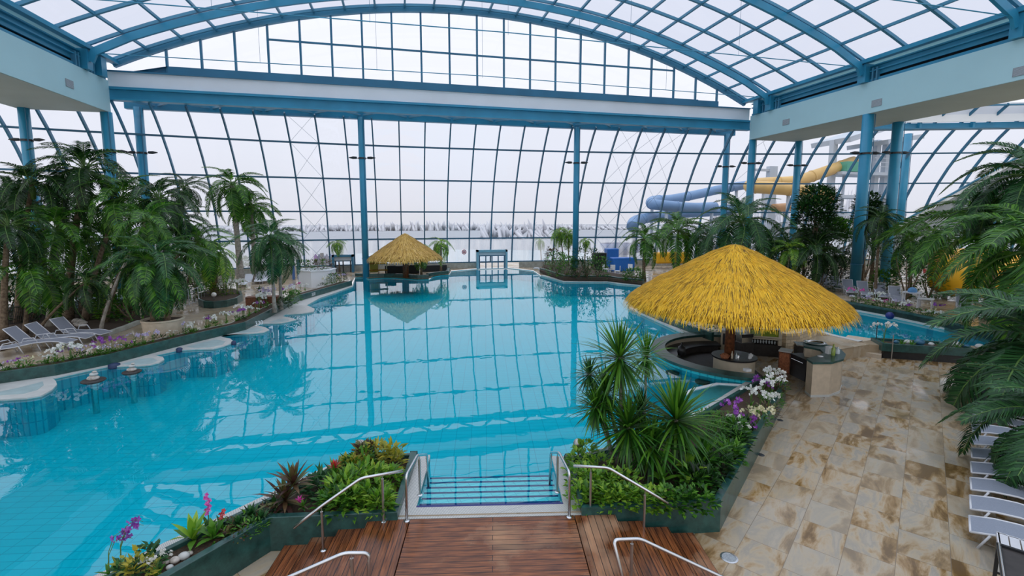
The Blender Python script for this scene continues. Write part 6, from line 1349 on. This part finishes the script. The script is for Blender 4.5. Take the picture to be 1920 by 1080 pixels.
swords('peace_lily', 362, 1008, Zb, .2, 12, .58, .16, 'leaf_bright', 'broad bright green leaves of a lily plant in the narrow bed', seed=4, low=15, sag=.7)
swords('peace_lily', 400, 1005, Zb, .2, 9, .42, .15, 'leaf_mid', 'broad drooping leaves right of the bright lily plant', seed=9, low=5, sag=.8)
for x, y, tx, ty, c, lb in ((392, 985, 391, 945, 'magenta', 'pink flower spike standing before the pool gutter'), (418, 985, 419, 957, 'magenta', 'small dark red bud right of the pink spike')):
    P = at(x, y, .2); h_ = max(.35, atY(tx, ty, P.y).z-Zb); t = thing('ginger_flower', (P.x, P.y, Zb), 0, lb, 'flower'); MB().tube([(0, 0, 0), (0, 0, h_*.7)], .01, 6).build('stem', 'crownshaft', t)
    m = MB(); rnd = random.Random(4)
    for k in range(14 if x < 400 else 5): blossom(m, Vector((rnd.uniform(-.03, .03), rnd.uniform(-.03, .03), h_*.65+.028*k)), Vector((rnd.uniform(-1, 1), rnd.uniform(-1, 1), .6)), .05, rnd)
    m.build('petals', 'petal_magenta' if x < 400 else 'leaf_red', t); link('leaves', sword_mesh(4, .3, .1, 'leaf_dark', 2, 40, 80, .3), t)
for i, (x, y, tx, ty, c, lb) in enumerate([(203, 1068, 190, 1015, 'purple', 'tall purple orchid nearest the bottom left corner'), (226, 1060, 226, 998, 'purple', 'tall purple orchid right beside another purple one'), (295, 1072, 300, 1046, 'white', 'full white orchid at the bottom of the narrow bed')]):
    P = at(x, y, .2); h_ = max(.4, atY(tx, ty, P.y).z-Zb+.12); orchid(P.x, P.y, Zb, h_ if c != 'white' else .45, c, lb, i+1, c == 'white', rz=2.5)
for i, (x, y) in enumerate([(250, 1066), (275, 1056), (262, 1078), (238, 1080)]):
    P = at(x, y, .25); bush('variegated_plant', P.x, P.y, Zb, .2, .2, .35, 60, .16, .07, 'leaf_blue' if i % 2 else 'leaf_yellow', ['pale edged leafy plant between purple and white orchid', 'grey green plant left above the white orchid', 'pale leafy plant at the bottom edge by the white orchid', 'grey green plant at the bottom edge under the purple orchids'][i], 'plant', i, stem=False)
for i, (x, y, r_) in enumerate([(328, 1050, .07), (345, 1043, .08), (312, 1052, .05), (355, 1036, .05), (318, 1062, .05), (335, 1062, .04)]):
    P = at(x, y, .18); m = MB(); m.sphere((0, 0, 0), r_*1.2, 10, (1, .8, .7)); o = m.build('pebble', ['pebble', 'curb_tile', 'pebble', 'pebble', 'curb_tile', 'pebble'][i], None, True); o.location = (P.x, P.y, Zb+r_*.7); tag(o, ['brown egg shaped pebble', 'pale egg shaped pebble', 'small brown pebble', 'small brown pebble farther back', 'small pale pebble', 'tiny brown pebble'][i]+' right of the white orchid', 'pebble')
# yucca bed
GY = 'yuccas of the near bed'
def yucca(base_px, heads, lb, seed, r=.07):
    B = at(*base_px, .12); t = thing('dracaena_tree', (B.x, B.y, .12), 0, lb, 'dracaena', GY)
    for k, (hx, hy, rp_, dy, n_, w_) in enumerate(heads):
        c = atY(hx, hy, B.y+dy)-Vector((B.x, B.y, .12)); L = rp_/900*depth(c+Vector((B.x, B.y, .12)))
        MB().tube([(0, 0, 0), (c.x*.25, c.y*.3, c.z*.35), (c.x*.7, c.y*.7, c.z*.75), tuple(c)], [r, r*.75, r*.6, r*.5], 10).build('stem', 'pale_bark', t, True)
        link('leaf_head', sword_mesh(int(n_*1.5), L, w_*1.35, ['leaf_mid', 'leaf_dark', 'leaf_blue'][(seed+k) % 3] if k else 'leaf_mid', seed+k, -72, 88, .75), t, c)
    return t
yucca((1166, 868), [(1162, 668, 96, 0, 130, .045), (1135, 735, 68, .1, 80, .04)], 'tallest spiky dracaena on a slim bare stem', 2)
yucca((1208, 820), [(1212, 665, 62, .1, 90, .038)], 'slim dracaena with its head right of the tallest one', 5, .05)
yucca((1150, 870), [(1118, 762, 62, .0, 90, .04), (1105, 700, 46, .4, 60, .035)], 'dracaena leaning over the pool side', 7, .055)
yucca((1185, 880), [(1178, 800, 88, -.1, 120, .05), (1200, 770, 60, .3, 70, .045)], 'low dracaena with dense leaves before the tall stem', 9, .08)
yucca((1262, 880), [(1268, 785, 108, 0, 150, .055)], 'broad spiky yucca with thick tuft right of the stems', 4, .10)
yucca((1225, 885), [(1222, 835, 84, -.1, 90, .055)], 'low spiky yucca tuft between the two big ones', 12, .09)
swords('arching_plant', 1320, 860, .12, .45, 26, .85, .10, 'leaf_mid', 'plant with long arching green leaves right of the big yucca', seed=6, low=0, sag=1.1)
swords('arching_plant', 1290, 880, .12, .4, 10, .62, .17, 'leaf_bright', 'plant with a few broad yellow green leaves below the big yucca', seed=8, low=0, sag=1.0)
swords('arching_plant', 1240, 900, .12, .3, 10, .5, .15, 'leaf_mid', 'broad leaved plant at the foot of the low yucca tuft', seed=11, low=0, sag=1.0)
rnd = random.Random(12)
row = [(1092, 925), (1118, 928), (1145, 930), (1172, 932), (1200, 934), (1228, 935), (1256, 936), (1284, 936), (1312, 934), (1088, 895), (1112, 905), (1140, 905), (1170, 905), (1085, 868), (1100, 850), (1125, 880)]
where = ['next to the pool steps', 'second from the pool steps along the front', 'left of the first rail post', 'right of the first rail post', 'midway under the rail', 'right of midway under the rail', 'left of the second rail post', 'right of the second rail post', 'in the front corner of the bed', 'behind the first plant of the front row', 'in the second row left', 'in the second row under the leaning dracaena', 'in the second row by the tall stem', 'beside the ball lamp', 'behind the ball lamp', 'third row near the leaning dracaena']
for i, (x, y) in enumerate(row):
    P = at(x, y, .3); mt = 'leaf_bright' if i < 6 or i > 8 else 'leaf_mid'
    bush('leafy_plant', P.x, P.y, .12, .30, .30, .34 if i < 9 else .42, 150, .15, .085, mt, f'low bright leafy plant of the yucca bed, {where[i]}' if mt == 'leaf_bright' else f'mid green leafy plant of the yucca bed, {where[i]}', 'plant', i, group='ground plants of the yucca bed', stem=False)
dk = [(1340, 905, .45, .4), (1320, 885, .45, .5), (1365, 880, .45, .42), (1385, 855, .42, .45), (1350, 860, .5, .55), (1300, 905, .4, .4), (1400, 830, .42, .42), (1370, 835, .5, .6), (1340, 830, .5, .7), (1395, 812, .4, .5), (1355, 805, .5, .6), (1325, 815, .5, .8), (1412, 800, .32, .36), (1300, 850, .5, .6), (1378, 808, .4, .5)]
dw = ['at the outer front corner', 'behind the outer front corner', 'along the terrace side, first', 'along the terrace side, second', 'in the middle right of the arching leaves', 'left of the front corner', 'along the terrace side, third', 'behind the second of the terrace side', 'right of the big yucca', 'below the cream orchids', 'near the pool side edge', 'directly right of the yucca tuft', 'just before the bare soil', 'under the long arching leaves', 'between yucca tuft and white orchid']
for i, (x, y, w_, h_) in enumerate(dk):
    P = at(x, y, .3); P.x -= .22 if i in (0, 2, 3, 6, 9, 12) else 0; P.y += .1 if i in (0, 1, 2, 3, 6, 12) else 0; w_ *= .85; fern = i in (4, 7, 8, 10, 11, 14)
    bush('leafy_plant' if not fern else 'fern_shrub', P.x, P.y, .12, w_*.8, w_*.8, h_, 260 if fern else 130, .15 if fern else .24, .035 if fern else .10, 'leaf_mid' if fern or i % 2 else 'leaf_dark', ('fine leaved green shrub ' if fern else 'dark broad leaved plant ')+dw[i], 'plant', i+1, group='ground plants of the yucca bed', stem=False)
on = [(1440, 690, 735, 'white', 'topmost white orchid beside the bar counter'), (1430, 712, 745, 'purple', 'purple orchid between white ones beside the bar'), (1447, 705, 748, 'white', 'white orchid right of the upper purple one'), (1425, 735, 765, 'white', 'white orchid below the upper purple one'), (1440, 738, 772, 'white', 'low white orchid near the terrace wall'), (1408, 725, 760, 'white', 'small white orchid at the pool rim'), (1376, 752, 800, 'purple', 'purple orchid standing alone at the pool rim'), (1400, 768, 800, 'cream', 'cream orchid left of its twin'), (1418, 766, 798, 'cream', 'cream orchid in the middle of the narrow bed'), (1432, 765, 795, 'cream', 'cream orchid close to the terrace wall'), (1385, 785, 822, 'white', 'white orchid nearest the fine leaved shrubs'), (1402, 783, 818, 'purple', 'small purple orchid right of the nearest white one')]
for i, (x, ty, by, c, lb) in enumerate(on):
    P = at(x, by, .15); h_ = max(.35, min(1.0, atY(x, ty, P.y).z-.12+.10)); orchid(P.x, P.y, .12, h_, c, lb, i+1, True, 'orchids at the bar end of the yucca bed')
for i, (x, y) in enumerate([(1455, 735), (1462, 728), (1450, 755), (1440, 775), (1425, 790), (1445, 720)]):
    P = at(x, y, .2); bush('leafy_plant', P.x, P.y, .12, .28, .28, .32, 90, .16, .05, 'leaf_brown' if i % 3 == 0 else 'leaf_mid', ['reddish leafy plant at the bar end of the bed', 'green leafy plant at the very tip of the bed', 'green leafy plant among the low white orchids', 'reddish leafy plant right of the cream orchids', 'green leafy plant by the small purple orchid', 'green leafy plant below the topmost white orchid'][i], 'plant', i+1, group='ground plants of the yucca bed', stem=False)
